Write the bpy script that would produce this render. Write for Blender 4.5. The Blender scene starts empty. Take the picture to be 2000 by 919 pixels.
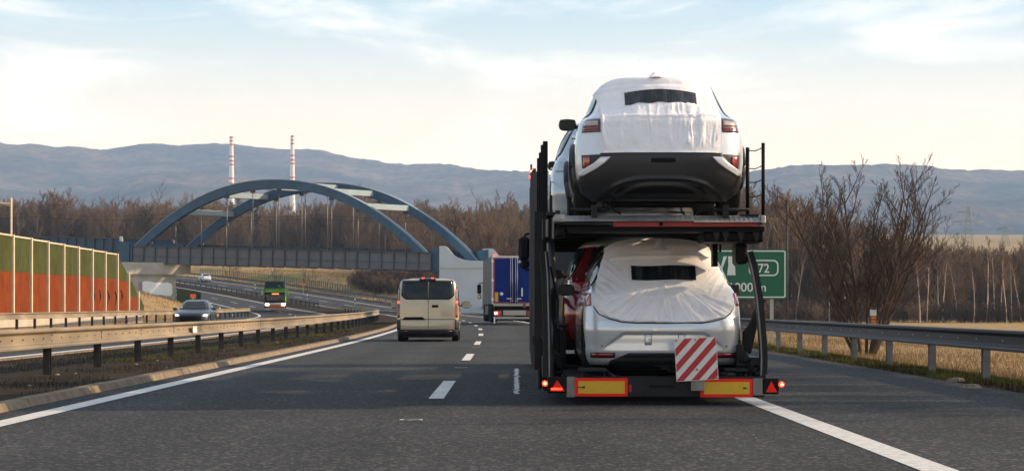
import bpy, math, random
import numpy as np
from mathutils import Vector, noise as mn
R = math.radians
random.seed(7); rng = np.random.default_rng(7)
S = bpy.context.scene
COL = S.collection
F = 4100.0; CH = 1.08; U0 = 1000.0; V0 = 600.0

# ------------------------------------------------------------ camera
cam_d = bpy.data.cameras.new('camera'); cam = bpy.data.objects.new('camera', cam_d); COL.objects.link(cam)
cam.location = (0, 0, CH); cam.rotation_euler = (R(90), 0, 0)
cam_d.sensor_width = 36; cam_d.lens = 36 * F / 2000.0
cam_d.shift_y = (V0 - 459.5) / 2000.0
cam_d.clip_start = 0.1; cam_d.clip_end = 40000
S.camera = cam
# ------------------------------------------------------------ world, sun, exposure
SUN_EL, SUN_AZ = 24.0, 83.0          # azimuth clockwise from +Y (ahead); 90 = from the right
w = bpy.data.worlds.new("World"); S.world = w; w.use_nodes = True
nt = w.node_tree; nt.nodes.clear()
N = nt.nodes.new; L = nt.links.new
out = N('ShaderNodeOutputWorld'); bg = N('ShaderNodeBackground'); bg.inputs['Strength'].default_value = 0.15
sky = N('ShaderNodeTexSky'); sky.sky_type = 'NISHITA'; sky.sun_disc = False
sky.sun_elevation = R(SUN_EL); sky.sun_rotation = R(SUN_AZ)
sky.altitude = 200; sky.air_density = 1.0; sky.dust_density = 2.2; sky.ozone_density = 1.2
tc = N('ShaderNodeTexCoord'); sep = N('ShaderNodeSeparateXYZ'); L(tc.outputs['Generated'], sep.inputs[0])
# warm veil of thin cloud near the horizon (all round)
mr = N('ShaderNodeMapRange'); mr.interpolation_type = 'SMOOTHSTEP'
mr.inputs['From Min'].default_value = 0.0; mr.inputs['From Max'].default_value = 0.17
mr.inputs['To Min'].default_value = 1.0; mr.inputs['To Max'].default_value = 0.0
L(sep.outputs['Z'], mr.inputs['Value'])
veil = N('ShaderNodeMix'); veil.data_type = 'RGBA'
mv = N('ShaderNodeMath'); mv.operation = 'MULTIPLY'; mv.inputs[1].default_value = 0.95; L(mr.outputs[0], mv.inputs[0])
thin = N('ShaderNodeMix'); thin.data_type = 'RGBA'; L(sky.outputs[0], thin.inputs['A'])
tr_ = N('ShaderNodeMapRange'); tr_.interpolation_type = 'SMOOTHSTEP'; tr_.inputs['From Min'].default_value = 0.10; tr_.inputs['From Max'].default_value = 0.60; tr_.inputs['To Min'].default_value = 0.75; tr_.inputs['To Max'].default_value = 0.06
L(sep.outputs['Z'], tr_.inputs['Value']); L(tr_.outputs[0], thin.inputs['Factor']); thin.inputs['B'].default_value = (2.9, 4.5, 5.3, 1)
L(mv.outputs[0], veil.inputs['Factor']); L(thin.outputs['Result'], veil.inputs['A'])
veil.inputs['B'].default_value = (14.6, 10.0, 5.5, 1)
# streaky cirrus
mp = N('ShaderNodeMapping'); mp.inputs['Rotation'].default_value = (0, R(9), 0); mp.inputs['Scale'].default_value = (4.2, 1.2, 17.0); mp.inputs['Location'].default_value = (7.4, 2.6, 0)
L(tc.outputs['Generated'], mp.inputs['Vector'])
nz = N('ShaderNodeTexNoise'); nz.inputs['Scale'].default_value = 1.6; nz.inputs['Detail'].default_value = 9; nz.inputs['Roughness'].default_value = 0.58; nz.inputs['Distortion'].default_value = 0.9
L(mp.outputs[0], nz.inputs['Vector'])
cr = N('ShaderNodeMapRange'); cr.interpolation_type = 'SMOOTHSTEP'; cr.inputs['From Min'].default_value = 0.44; cr.inputs['From Max'].default_value = 0.74
L(nz.outputs['Fac'], cr.inputs['Value'])
cm = N('ShaderNodeMath'); cm.operation = 'MULTIPLY'; cm.inputs[1].default_value = 0.72; L(cr.outputs[0], cm.inputs[0])
cl = N('ShaderNodeMix'); cl.data_type = 'RGBA'; L(cm.outputs[0], cl.inputs['Factor']); L(veil.outputs['Result'], cl.inputs['A'])
cl.inputs['B'].default_value = (9.4, 8.3, 7.2, 1)
L(cl.outputs['Result'], bg.inputs['Color']); L(bg.outputs[0], out.inputs['Surface'])

sd = bpy.data.lights.new('sun', 'SUN'); so = bpy.data.objects.new('sun', sd); COL.objects.link(so)
sd.energy = 5.0; sd.angle = R(1.2); sd.color = (1.0, 0.72, 0.44)
az, el = R(SUN_AZ), R(SUN_EL)
sdir = Vector((math.sin(az) * math.cos(el), math.cos(az) * math.cos(el), math.sin(el)))
so.rotation_euler = sdir.to_track_quat('Z', 'Y').to_euler()
S.view_settings.view_transform = 'Standard'; S.view_settings.look = 'None'
S.view_settings.exposure = 0.42; S.view_settings.gamma = 1.0; S.view_settings.use_curve_mapping = False
S.cycles.max_bounces = 6; S.cycles.volume_bounces = 1; S.cycles.use_denoising = True
S.cycles.transparent_max_bounces = 8

# ------------------------------------------------------------ helpers
def interp(tab, x):
    """smooth (monotone cubic) interpolation of a table"""
    xs, ys = tab
    if x <= xs[0]: return ys[0] + (x - xs[0]) * (ys[1] - ys[0]) / (xs[1] - xs[0])
    if x >= xs[-1]: return ys[-1] + (x - xs[-1]) * (ys[-1] - ys[-2]) / (xs[-1] - xs[-2])
    i = 0
    while xs[i + 1] < x: i += 1
    h = xs[i + 1] - xs[i]; t = (x - xs[i]) / h
    d = lambda k: (ys[k + 1] - ys[k]) / (xs[k + 1] - xs[k])
    def m(k):
        if k == 0: return d(0)
        if k == len(xs) - 1: return d(k - 1)
        a, b = d(k - 1), d(k)
        return 0.0 if a * b <= 0 else 2 * a * b / (a + b)
    m0, m1 = m(i), m(i + 1)
    return (2*t**3 - 3*t**2 + 1) * ys[i] + (t**3 - 2*t**2 + t) * h * m0 + (-2*t**3 + 3*t**2) * ys[i + 1] + (t**3 - t**2) * h * m1
def lin(tab, x):
    return float(np.interp(x, tab[0], tab[1]))
def sstep(a, b, x):
    t = min(1, max(0, (x - a) / (b - a))); return t * t * (3 - 2 * t)
def at(u, v, y): return Vector(((u - U0) * y / F, y, CH + (V0 - v) * y / F))

class MB:
    def __init__(s): s.v = []; s.f = []; s.m = []; s.sm = []
    def add(s, vs, fs, mi=0, smooth=False):
        b = len(s.v); s.v += [tuple(p) for p in vs]
        for f in fs: s.f.append(tuple(b + i for i in f)); s.m.append(mi); s.sm.append(smooth)
        return s
    def box(s, x0, x1, y0, y1, z0, z1, mi=0, c=0.0):
        if c > 0:
            X0, X1, Y0, Y1, Z0, Z1 = x0, x1, y0, y1, z0, z1
            vs = []
            for z, k in ((Z0, c), (Z0 + c, 0), (Z1 - c, 0), (Z1, c)):
                a0, a1, b0, b1 = X0 + k, X1 - k, Y0 + k, Y1 - k
                vs += [(a0 + c*(k == 0), b0, z), (a1 - c*(k == 0), b0, z), (a1, b0 + c*(k == 0), z), (a1, b1 - c*(k == 0), z),
                       (a1 - c*(k == 0), b1, z), (a0 + c*(k == 0), b1, z), (a0, b1 - c*(k == 0), z), (a0, b0 + c*(k == 0), z)]
            fs = [tuple(range(7, -1, -1)), tuple(range(24, 32))]
            for r in range(3):
                for i in range(8):
                    j = (i + 1) % 8; fs.append((r*8 + i, r*8 + j, r*8 + 8 + j, r*8 + 8 + i))
            return s.add(vs, fs, mi)
        vs = [(x0,y0,z0),(x1,y0,z0),(x1,y1,z0),(x0,y1,z0),(x0,y0,z1),(x1,y0,z1),(x1,y1,z1),(x0,y1,z1)]
        return s.add(vs, [(0,3,2,1),(4,5,6,7),(0,1,5,4),(1,2,6,5),(2,3,7,6),(3,0,4,7)], mi)
    def pbox(s, u0, v0, u1, v1, y0, y1, mi=0, c=0.0):
        a = at(u0, v1, y0); b = at(u1, v0, y0); return s.box(a.x, b.x, y0, y1, a.z, b.z, mi, c)
    def tube(s, pts, r, n=8, mi=0, cap=True, smooth=True):
        pts = [Vector(p) for p in pts]; k = len(pts)
        rs = r if isinstance(r, (list, tuple)) else [r] * k
        base = len(s.v)
        for i, p in enumerate(pts):
            d = (pts[min(i+1, k-1)] - pts[max(i-1, 0)]).normalized()
            up = Vector((0,0,1)) if abs(d.z) < .9 else Vector((0,1,0))
            a = d.cross(up).normalized(); b = a.cross(d)
            for j in range(n):
                t = 2*math.pi*(j + .5)/n; s.v.append(tuple(p + (a*math.cos(t) + b*math.sin(t))*rs[i]))
        for i in range(k-1):
            for j in range(n):
                s.f.append((base+i*n+j, base+(i+1)*n+j, base+(i+1)*n+(j+1)%n, base+i*n+(j+1)%n)); s.m.append(mi); s.sm.append(smooth)
        if cap:
            s.f.append(tuple(base+j for j in range(n))); s.m.append(mi); s.sm.append(False)
            s.f.append(tuple(base+(k-1)*n+j for j in range(n-1,-1,-1))); s.m.append(mi); s.sm.append(False)
        return s
    def bar(s, p, q, w, h, mi=0):
        """rectangular bar from p to q, w across, h tall"""
        p, q = Vector(p), Vector(q); d = (q-p).normalized()
        up = Vector((0,0,1)) if abs(d.z) < .95 else Vector((0,1,0))
        a = d.cross(up).normalized()*w/2; b = a.cross(d).normalized()*h/2
        vs = [p-a-b, p+a-b, p+a+b, p-a+b, q-a-b, q+a-b, q+a+b, q-a+b]
        return s.add(vs, [(0,3,2,1),(4,5,6,7),(0,1,5,4),(1,2,6,5),(2,3,7,6),(3,0,4,7)], mi)
    def prism(s, poly, ax, t0, t1, mi=0):
        """extrude a 2-D polygon: ax='y' poly=(x,z); ax='x' poly=(y,z); ax='z' poly=(x,y)"""
        f = {'y': lambda a,b,t:(a,t,b), 'x': lambda a,b,t:(t,a,b), 'z': lambda a,b,t:(a,b,t)}[ax]
        n = len(poly); vs = [f(a,b,t0) for a,b in poly] + [f(a,b,t1) for a,b in poly]
        fs = [tuple(range(n)), tuple(range(2*n-1, n-1, -1))] + [(i, n+i, n+(i+1)%n, (i+1)%n) for i in range(n)]
        return s.add(vs, fs, mi)
    def lathe(s, prof, c, axis='x', n=24, mi=0, smooth=True):
        """prof: (along axis, radius)"""
        base = len(s.v); c = Vector(c)
        for a, r in prof:
            for j in range(n):
                t = 2*math.pi*j/n
                p = {'x': Vector((a, r*math.cos(t), r*math.sin(t))), 'y': Vector((r*math.cos(t), a, r*math.sin(t))), 'z': Vector((r*math.cos(t), r*math.sin(t), a))}[axis]
                s.v.append(tuple(c + p))
        for i in range(len(prof)-1):
            for j in range(n):
                s.f.append((base+i*n+j, base+i*n+(j+1)%n, base+(i+1)*n+(j+1)%n, base+(i+1)*n+j)); s.m.append(mi); s.sm.append(smooth)
        return s
    def build(s, name, mats, parent=None, **props):
        me = bpy.data.meshes.new(name)
        me.from_pydata(s.v, [], s.f)
        if not isinstance(mats, (list, tuple)): mats = [mats]
        for m in mats: me.materials.append(m)
        me.polygons.foreach_set('material_index', s.m); me.polygons.foreach_set('use_smooth', s.sm)
        me.update()
        return link(name, me, parent, **props)
def link(name, me, parent=None, **props):
    o = bpy.data.objects.new(name, me); COL.objects.link(o)
    if parent is not None: o.parent = parent
    for k, v in props.items(): o[k] = v
    return o
def fix(o):
    """recalculate normals outward"""
    import bmesh
    bm = bmesh.new(); bm.from_mesh(o.data); bmesh.ops.recalc_face_normals(bm, faces=bm.faces); bm.to_mesh(o.data); bm.free(); return o
def thing(name, label, cat, loc=(0,0,0), rz=0, group=None):
    o = bpy.data.objects.new(name, None); COL.objects.link(o); o.location = loc; o.rotation_euler.z = rz
    o.empty_display_size = .3; o['label'] = label; o['category'] = cat
    if group: o['group'] = group
    return o
def fastmesh(name, V, Fc, mats, smooth=False, mi=None):
    me = bpy.data.meshes.new(name); V = np.asarray(V, np.float32); Fc = np.asarray(Fc, np.int32)
    k = Fc.shape[1]; me.vertices.add(len(V)); me.vertices.foreach_set('co', V.ravel())
    me.loops.add(Fc.size); me.loops.foreach_set('vertex_index', Fc.ravel())
    me.polygons.add(len(Fc)); me.polygons.foreach_set('loop_start', np.arange(0, Fc.size, k, dtype=np.int32))
    try: me.polygons.foreach_set('loop_total', np.full(len(Fc), k, np.int32))
    except Exception: pass
    for m in (mats if isinstance(mats, (list, tuple)) else [mats]): me.materials.append(m)
    me.polygons.foreach_set('use_smooth', np.full(len(Fc), smooth))
    if mi is not None: me.polygons.foreach_set('material_index', mi)
    me.update(calc_edges=True); me.validate()
    return me
def copy_tree(o, parent=None):
    c = o.copy(); COL.objects.link(c)
    if parent is not None: c.parent = parent
    for ch in KIDS.get(o.name, [x for x in o.children]): copy_tree(ch, c)
    return c
KIDS = {}

# ------------------------------------------------------------ materials
def mat(name, col, rough=.6, metal=0.0, var=0.0, scale=8.0, bump=0.0, bscale=60.0, coat=0.0, emit=None, es=0.0,
        col2=None, detail=5, stretch=None, spec=None, alpha=None, trans=0.0, rvar=0.0, thr=None):
    m = bpy.data.materials.new(name); m.use_nodes = True; n = m.node_tree; p = n.nodes['Principled BSDF']
    p.inputs['Base Color'].default_value = (*col, 1); p.inputs['Roughness'].default_value = rough
    p.inputs['Metallic'].default_value = metal; p.inputs['Coat Weight'].default_value = coat; p.inputs['Coat Roughness'].default_value = .06
    if spec is None and rough >= .7: spec = .12
    if spec is not None: p.inputs['Specular IOR Level'].default_value = spec
    if emit: p.inputs['Emission Color'].default_value = (*emit, 1); p.inputs['Emission Strength'].default_value = es
    if alpha is not None: p.inputs['Alpha'].default_value = alpha
    if trans: p.inputs['Transmission Weight'].default_value = trans
    if var > 0 or col2 or bump > 0 or rvar > 0:
        t = n.nodes.new('ShaderNodeTexCoord'); vec = t.outputs['Object']
        if stretch:
            mp = n.nodes.new('ShaderNodeMapping'); mp.inputs['Scale'].default_value = stretch; n.links.new(vec, mp.inputs[0]); vec = mp.outputs[0]
    if var > 0 or col2 or rvar > 0:
        nz = n.nodes.new('ShaderNodeTexNoise'); nz.inputs['Scale'].default_value = scale; nz.inputs['Detail'].default_value = detail; nz.inputs['Roughness'].default_value = .62
        n.links.new(vec, nz.inputs['Vector'])
        if var > 0 or col2:
            c2 = col2 if col2 else tuple(min(1, c*(1+var)) for c in col); c1 = col if col2 else tuple(c*(1-var) for c in col)
            lo, hi = thr if thr else (.3, .7)
            r = n.nodes.new('ShaderNodeMapRange'); r.inputs['From Min'].default_value = lo; r.inputs['From Max'].default_value = hi
            n.links.new(nz.outputs['Fac'], r.inputs['Value'])
            mx = n.nodes.new('ShaderNodeMix'); mx.data_type = 'RGBA'; mx.inputs['A'].default_value = (*c1, 1); mx.inputs['B'].default_value = (*c2, 1)
            n.links.new(r.outputs[0], mx.inputs['Factor']); n.links.new(mx.outputs['Result'], p.inputs['Base Color'])
        if rvar > 0:
            r2 = n.nodes.new('ShaderNodeMapRange'); r2.inputs['From Min'].default_value = .3; r2.inputs['From Max'].default_value = .7
            r2.inputs['To Min'].default_value = max(.02, rough-rvar); r2.inputs['To Max'].default_value = min(1, rough+rvar)
            n.links.new(nz.outputs['Fac'], r2.inputs['Value']); n.links.new(r2.outputs[0], p.inputs['Roughness'])
    if bump > 0:
        b = n.nodes.new('ShaderNodeBump'); b.inputs['Strength'].default_value = bump; b.inputs['Distance'].default_value = .02
        nb = n.nodes.new('ShaderNodeTexNoise'); nb.inputs['Scale'].default_value = bscale; nb.inputs['Detail'].default_value = 4
        n.links.new(vec, nb.inputs['Vector']); n.links.new(nb.outputs['Fac'], b.inputs['Height']); n.links.new(b.outputs[0], p.inputs['Normal'])
    return m

def asphalt():
    m = bpy.data.materials.new('asphalt'); m.use_nodes = True; n = m.node_tree; p = n.nodes['Principled BSDF']; NN = n.nodes.new; K = n.links.new
    t = NN('ShaderNodeTexCoord')
    fine = NN('ShaderNodeTexNoise'); fine.inputs['Scale'].default_value = 42; fine.inputs['Detail'].default_value = 3; fine.inputs['Roughness'].default_value = .7
    K(t.outputs['Object'], fine.inputs['Vector'])
    vor = NN('ShaderNodeTexVoronoi'); vor.inputs['Scale'].default_value = 34; K(t.outputs['Object'], vor.inputs['Vector'])
    mp = NN('ShaderNodeMapping'); mp.inputs['Scale'].default_value = (1.1, .045, 1); K(t.outputs['Object'], mp.inputs[0])
    big = NN('ShaderNodeTexNoise'); big.inputs['Scale'].default_value = 1.0; big.inputs['Detail'].default_value = 5; K(mp.outputs[0], big.inputs['Vector'])
    pat = NN('ShaderNodeTexNoise'); pat.inputs['Scale'].default_value = .35; pat.inputs['Detail'].default_value = 6; K(t.outputs['Object'], pat.inputs['Vector'])
    r = NN('ShaderNodeValToRGB'); r.color_ramp.elements[0].position = .30; r.color_ramp.elements[0].color = (.014,.015,.017, 1)
    r.color_ramp.elements[1].position = .72; r.color_ramp.elements[1].color = (.120,.121,.122, 1)
    e = r.color_ramp.elements.new(.54); e.color = (.034,.037,.041, 1)
    K(fine.outputs['Fac'], r.inputs['Fac'])
    stones = NN('ShaderNodeMapRange'); stones.inputs['From Min'].default_value = .80; stones.inputs['From Max'].default_value = .98; stones.inputs['To Max'].default_value = .5
    sx = NN('ShaderNodeSeparateXYZ'); K(vor.outputs['Color'], sx.inputs[0]); K(sx.outputs['X'], stones.inputs['Value'])
    m0 = NN('ShaderNodeMix'); m0.data_type = 'RGBA'; m0.inputs['B'].default_value = (.22, .215, .205, 1); K(stones.outputs[0], m0.inputs['Factor']); K(r.outputs[0], m0.inputs['A'])
    a = NN('ShaderNodeMapRange'); a.inputs['From Min'].default_value = .3; a.inputs['From Max'].default_value = .7; a.inputs['To Min'].default_value = .88; a.inputs['To Max'].default_value = 1.10; K(big.outputs['Fac'], a.inputs['Value'])
    b = NN('ShaderNodeMapRange'); b.inputs['From Min'].default_value = .3; b.inputs['From Max'].default_value = .7; b.inputs['To Min'].default_value = .86; b.inputs['To Max'].default_value = 1.14; K(pat.outputs['Fac'], b.inputs['Value'])
    mu = NN('ShaderNodeMath'); mu.operation = 'MULTIPLY'; K(a.outputs[0], mu.inputs[0]); K(b.outputs[0], mu.inputs[1])
    sxx = NN('ShaderNodeSeparateXYZ'); K(t.outputs['Object'], sxx.inputs[0])
    ph = NN('ShaderNodeMath'); ph.operation = 'MULTIPLY_ADD'; ph.inputs[1].default_value = 6.2832/1.87; ph.inputs[2].default_value = 1.1; K(sxx.outputs['X'], ph.inputs[0])
    co = NN('ShaderNodeMath'); co.operation = 'COSINE'; K(ph.outputs[0], co.inputs[0])
    tk_ = NN('ShaderNodeMath'); tk_.operation = 'MULTIPLY_ADD'; tk_.inputs[1].default_value = .09; tk_.inputs[2].default_value = 1.0; K(co.outputs[0], tk_.inputs[0])
    mu2 = NN('ShaderNodeMath'); mu2.operation = 'MULTIPLY'; K(mu.outputs[0], mu2.inputs[0]); K(tk_.outputs[0], mu2.inputs[1]); mu = mu2
    vm = NN('ShaderNodeVectorMath'); vm.operation = 'SCALE'; K(m0.outputs['Result'], vm.inputs[0]); K(mu.outputs[0], vm.inputs['Scale'])
    K(vm.outputs[0], p.inputs['Base Color']); p.inputs['Roughness'].default_value = .88; p.inputs['Specular IOR Level'].default_value = .12
    bp = NN('ShaderNodeBump'); bp.inputs['Strength'].default_value = .3; bp.inputs['Distance'].default_value = .01
    K(fine.outputs['Fac'], bp.inputs['Height']); K(bp.outputs[0], p.inputs['Normal'])
    return m
M = {}
M['asphalt'] = asphalt()
M['line'] = mat('line_paint', (.62,.61,.58), .55, col2=(.30,.29,.28), scale=11, bump=.4, bscale=50, thr=(.47,.74))
M['line_worn'] = mat('worn_paint', (.48,.47,.45), .6, col2=(.10,.10,.10), scale=7, thr=(.48,.62))
M['kerb'] = mat('kerb_concrete', (.20,.16,.115), .85, var=.35, scale=3, bump=.5, bscale=30)
M['conc'] = mat('concrete', (.42,.39,.34), .85, var=.16, scale=.8, bump=.3, bscale=20)
M['conc_pale'] = mat('abutment_concrete', (.46,.52,.56), .8, var=.08, scale=.4, bump=.2, bscale=12)  # blue tone of the shaded wing wall put into the concrete colour
M['white_wash'] = mat('white_overpaint', (.92,.91,.88), .7)
M['purple'] = mat('faded_spray', (.35,.22,.33), .8)
M['soil'] = mat('dry_grass_soil', (.012,.009,.006), .95, col2=(.040,.028,.016), scale=1.4, bump=1.0, bscale=12, detail=9)
M['galv'] = mat('galvanised_steel', (.285,.228,.158), .55, .35, var=.38, scale=1.3, rvar=.12, stretch=(1,.25,1))  # sunlit copy of the rail steel, warm sun tan in the colour
M['galv_dark'] = mat('darkened_steel', (.080,.080,.086), .6, .35, var=.38, scale=1.3, rvar=.12, stretch=(1,.25,1))  # same steel darkened, the shoulder rail's shade is in the colour
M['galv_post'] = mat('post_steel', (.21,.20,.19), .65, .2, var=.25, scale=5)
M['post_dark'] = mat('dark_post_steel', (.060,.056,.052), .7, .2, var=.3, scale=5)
M['bolt'] = mat('bolt', (.10,.09,.08), .6, .5)
M['bolt_pale'] = mat('bright_bolt', (.55,.53,.5), .5, .3)
M['w_green'] = mat('green_panel', (.055,.064,.020), .9, var=.26, scale=.9, bump=.3, bscale=14)
M['w_orange'] = mat('orange_panel', (.165,.036,.008), .9, var=.26, scale=.9, bump=.3, bscale=14)
M['w_post'] = mat('wall_post', (.62,.52,.38), .75, var=.12, scale=2)
M['spray'] = mat('dark_spray', (.05,.03,.03), .8)
M['b_blue'] = mat('bridge_blue', (.016,.064,.128), .5, var=.30, scale=.8)
M['b_grey'] = mat('bridge_grey', (.105,.115,.135), .6, var=.14, scale=.6)
M['b_greydk'] = mat('bridge_rib', (.06,.065,.078), .6)
M['b_strut'] = mat('sunlit_bridge_steel', (.22,.30,.35), .55, var=.1, scale=.6)  # pale tone puts sunlight into the colour of struts and top flanges
M['hanger'] = mat('hanger_rod', (.17,.175,.18), .5, .4)
M['bark'] = mat('bark', (.070,.052,.040), .95, var=.35, scale=3)
M['twig'] = mat('twig', (.150,.108,.076), .95, var=.3, scale=.6)
M['twig2'] = mat('twig_reddish', (.185,.125,.083), .95, var=.3, scale=.4)
M['twig_dk'] = mat('twig_dark', (.062,.045,.036), .95, var=.3, scale=.6)
M['birch'] = mat('birch_bark', (.44,.36,.29), .9, col2=(.13,.10,.08), scale=2.2, thr=(.5,.68), stretch=(1,1,.4))
M['black'] = mat('black_steel', (.005,.005,.006), .6, .0, spec=.15, rvar=.1, var=.3, scale=6)
M['black2'] = mat('dark_frame', (.012,.012,.014), .55, .0, spec=.25, var=.35, scale=4)
M['rubber'] = mat('rubber', (.018,.018,.018), .85)
M['rim'] = mat('alloy_rim', (.45,.46,.48), .3, .8)
M['plate_al'] = mat('deck_plate', (.34,.34,.33), .5, .5, var=.3, scale=5, rvar=.1)
M['red_paint'] = mat('red_paint', (.33,.018,.018), .45, var=.2, scale=6)
M['red_ref'] = mat('red_reflector', (.85,.014,.008), .45, spec=.25)
M['yel_ref'] = mat('yellow_reflector', (.62,.36,.008), .45, var=.06, scale=9)
M['white_ref'] = mat('white_reflective', (.68,.67,.65), .4, var=.06, scale=9)
M['red_str'] = mat('red_stripe', (.44,.012,.022), .4)
M['lamp_red'] = mat('lit_red_lamp', (.8,.03,.02), .3, emit=(1,.06,.02), es=2.6)
M['lamp_hot'] = mat('lit_lamp_core', (1,.5,.3), .3, emit=(1,.42,.18), es=9)
M['lamp_white'] = mat('lit_headlight', (1,1,1), .3, emit=(1,.93,.78), es=6)
M['lamp_orange'] = mat('lit_display', (1,.3,.1), .3, emit=(1,.25,.06), es=1.6)
M['tail'] = mat('tail_lens', (.30,.012,.015), .12, coat=1)
M['tail_dk'] = mat('dark_tail_lens', (.06,.008,.010), .10, coat=1)
M['tail_pink'] = mat('pale_tail_lens', (.55,.20,.16), .15, coat=1)
M['lens'] = mat('clear_lens', (.42,.34,.30), .12, coat=1)
M['paint_white'] = mat('white_car_paint', (.66,.70,.76), .28, .15, coat=1)
M['paint_silver'] = mat('silver_car_paint', (.62,.66,.71), .28, .35, coat=1)
M['paint_blue'] = mat('pale_blue_paint', (.36,.44,.52), .25, .3, coat=1)
M['paint_red'] = mat('dark_red_paint', (.17,.008,.012), .2, .2, coat=1)
M['paint_dark'] = mat('dark_blue_grey_paint', (.020,.026,.040), .3, .2, coat=.4)
M['paint_beige'] = mat('champagne_paint', (.43,.365,.262), .32, .25, coat=.8, var=.05, scale=2)
M['plastic'] = mat('black_plastic', (.018,.019,.022), .45, spec=.45, var=.12, scale=12)
M['plastic2'] = mat('grey_plastic', (.055,.056,.060), .5)
M['glass'] = mat('tinted_glass', (.008,.012,.013), .08, spec=.35)
M['glass_l'] = mat('light_glass', (.04,.08,.09), .08, spec=.5)
M['mirror_dark'] = mat('shaded_mirror', (.02,.022,.024), .35, spec=.2)
M['seam'] = mat('seam', (.01,.01,.01), .8)
M['film'] = mat('window_film', (.008,.011,.016), .22, spec=.6, bump=.35, bscale=7, col2=(.06,.072,.072), scale=2.2, stretch=(7,1,1), thr=(.48,.75))  # paler stretched streaks paint reflections into the film colour
M['chrome'] = mat('chrome', (.6,.6,.6), .15, 1)
def cloth():
    m = mat('cover_fabric', (.84,.84,.885), .85, var=.055, scale=3.2, bump=.5, bscale=13)
    p = m.node_tree.nodes['Principled BSDF']; p.inputs['Sheen Weight'].default_value = .35
    p.inputs['Subsurface Weight'].default_value = 0
    return m
M['cloth'] = cloth()
M['tarp_blue'] = mat('blue_door_paint', (.003,.018,.15), .6, spec=.12, var=.12, scale=1)
M['tarp_grey'] = mat('grey_curtain', (.07,.075,.09), .6, var=.1, scale=1)
M['alu'] = mat('aluminium', (.5,.5,.5), .4, .7)
M['cream'] = mat('cream_plate', (.42,.38,.30), .5)
M['bus_green'] = mat('lime_green_paint', (.20,.55,.015), .3, coat=.8)
M['bus_orange'] = mat('orange_paint', (.75,.12,.01), .4)
M['sign_green'] = mat('sign_green', (.004,.115,.062), .45)
M['sign_white'] = mat('sign_white', (.70,.74,.72), .45)
M['sign_back'] = mat('sign_post', (.42,.43,.42), .5, .6)
M['white_post'] = mat('white_plastic', (.78,.77,.74), .5)
M['orange_ref'] = mat('orange_reflector', (.75,.16,.015), .35, emit=(1,.2,.02), es=.05)  # faint glow added to the colour, these are no lamps
M['fence_green'] = mat('fence_green', (.03,.085,.04), .6)
M['chim_w'] = mat('chimney_white', (.75,.73,.68), .7)
M['chim_r'] = mat('chimney_red', (.55,.07,.05), .7)
M['pylon'] = mat('pylon_steel', (.16,.19,.18), .6)
M['skin'] = mat('skin', (.45,.26,.18), .6)
M['stone'] = mat('pale_stone', (.22,.19,.15), .9, var=.3, scale=20)
M['blade_dry'] = mat('dry_grass', (.26,.18,.095), .9, var=.35, scale=.8)
M['blade_green'] = mat('green_grass', (.095,.100,.022), .9, var=.4, scale=1.5)
M['blade_dark'] = mat('dark_dead_grass', (.030,.020,.011), .95, var=.4, scale=2)

# ------------------------------------------------------------ road geometry
DT = ([0,25,45,65,92,120,160,200,235,270,300,340,380,430,600], [-.8,-.9,-.95,-1.05,-1.35,-2.1,-3.9,-7.2,-12.2,-19.4,-27.4,-40,-55,-77,-170])
ET = ([0,60,100,160,200,215,250,270,300,340,380,400,450,520,650], [0,0,.05,.13,.22,.33,.72,1.08,2.03,3.6,5.4,6.4,8.5,12,15])
def D(y): return interp(DT, y) if y < 600 else -170 + (y-600)*-.1
def E(y): return interp(ET, y) if y < 650 else 15.0
def rp(off, y, dz=0): return Vector((D(y)+off, y, E(y)+dz))
def heading(y): return math.atan2(D(y+1)-D(y-1), 2.0)
ZR = ([200,266,450,700,1500,3200],[-1.0,-1.1,2.5,12,48,112])
ZL = ([200,250,300,340,380,430,500,700,1500,3200],[.2,.8,2,3.6,5.4,8,12,15.5,16,30])
PR = ([-60,-36,-30,-24.5,-21.3,-20.9,-20.6,-9.7,-9.45,-7.5,-4.6,-4.35,7.1,7.5,8.3,9.6,13,22,60],
      [.3,.3,.25,.10,.02,-.04,-.08,-.08,.0,.03,.05,-.08,-.08,-.01,-.03,-.22,-.62,-.85,-1.15])
def ground(x, y):
    off = x - D(y)
    e = E(min(y, 650)); prof = lin(PR, off)
    if y > 150 and off < -21:
        prof += sstep(150, 200, y) * min(2.1, (-21-off)*.26) * (1 - sstep(230, 320, y)*.7)
    if off > 8.5:
        prof += sstep(225, 275, y) * min(2.2, (off-8.5)*.17) * (1 - sstep(0.02, .10, x/max(y,1)))
    near = e + prof
    r = sstep(-.03, .07, x/max(y, 1.0)); far = lin(ZL, y)*(1-r) + lin(ZR, y)*r
    k = sstep(12, 45, abs(off - (8 if off > 0 else -20)) if (off > 8 or off < -20) else 0) * sstep(190, 300, y)
    k = max(k, sstep(430, 520, y))
    return near*(1-k) + far*k

def ys_list(a, b):
    out = []; y = a
    while y < b: out.append(y); y += 2.0 if y < 60 else (4.0 if y < 200 else (5.0 if y < 520 else 60.0))
    return out + [b]
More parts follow.
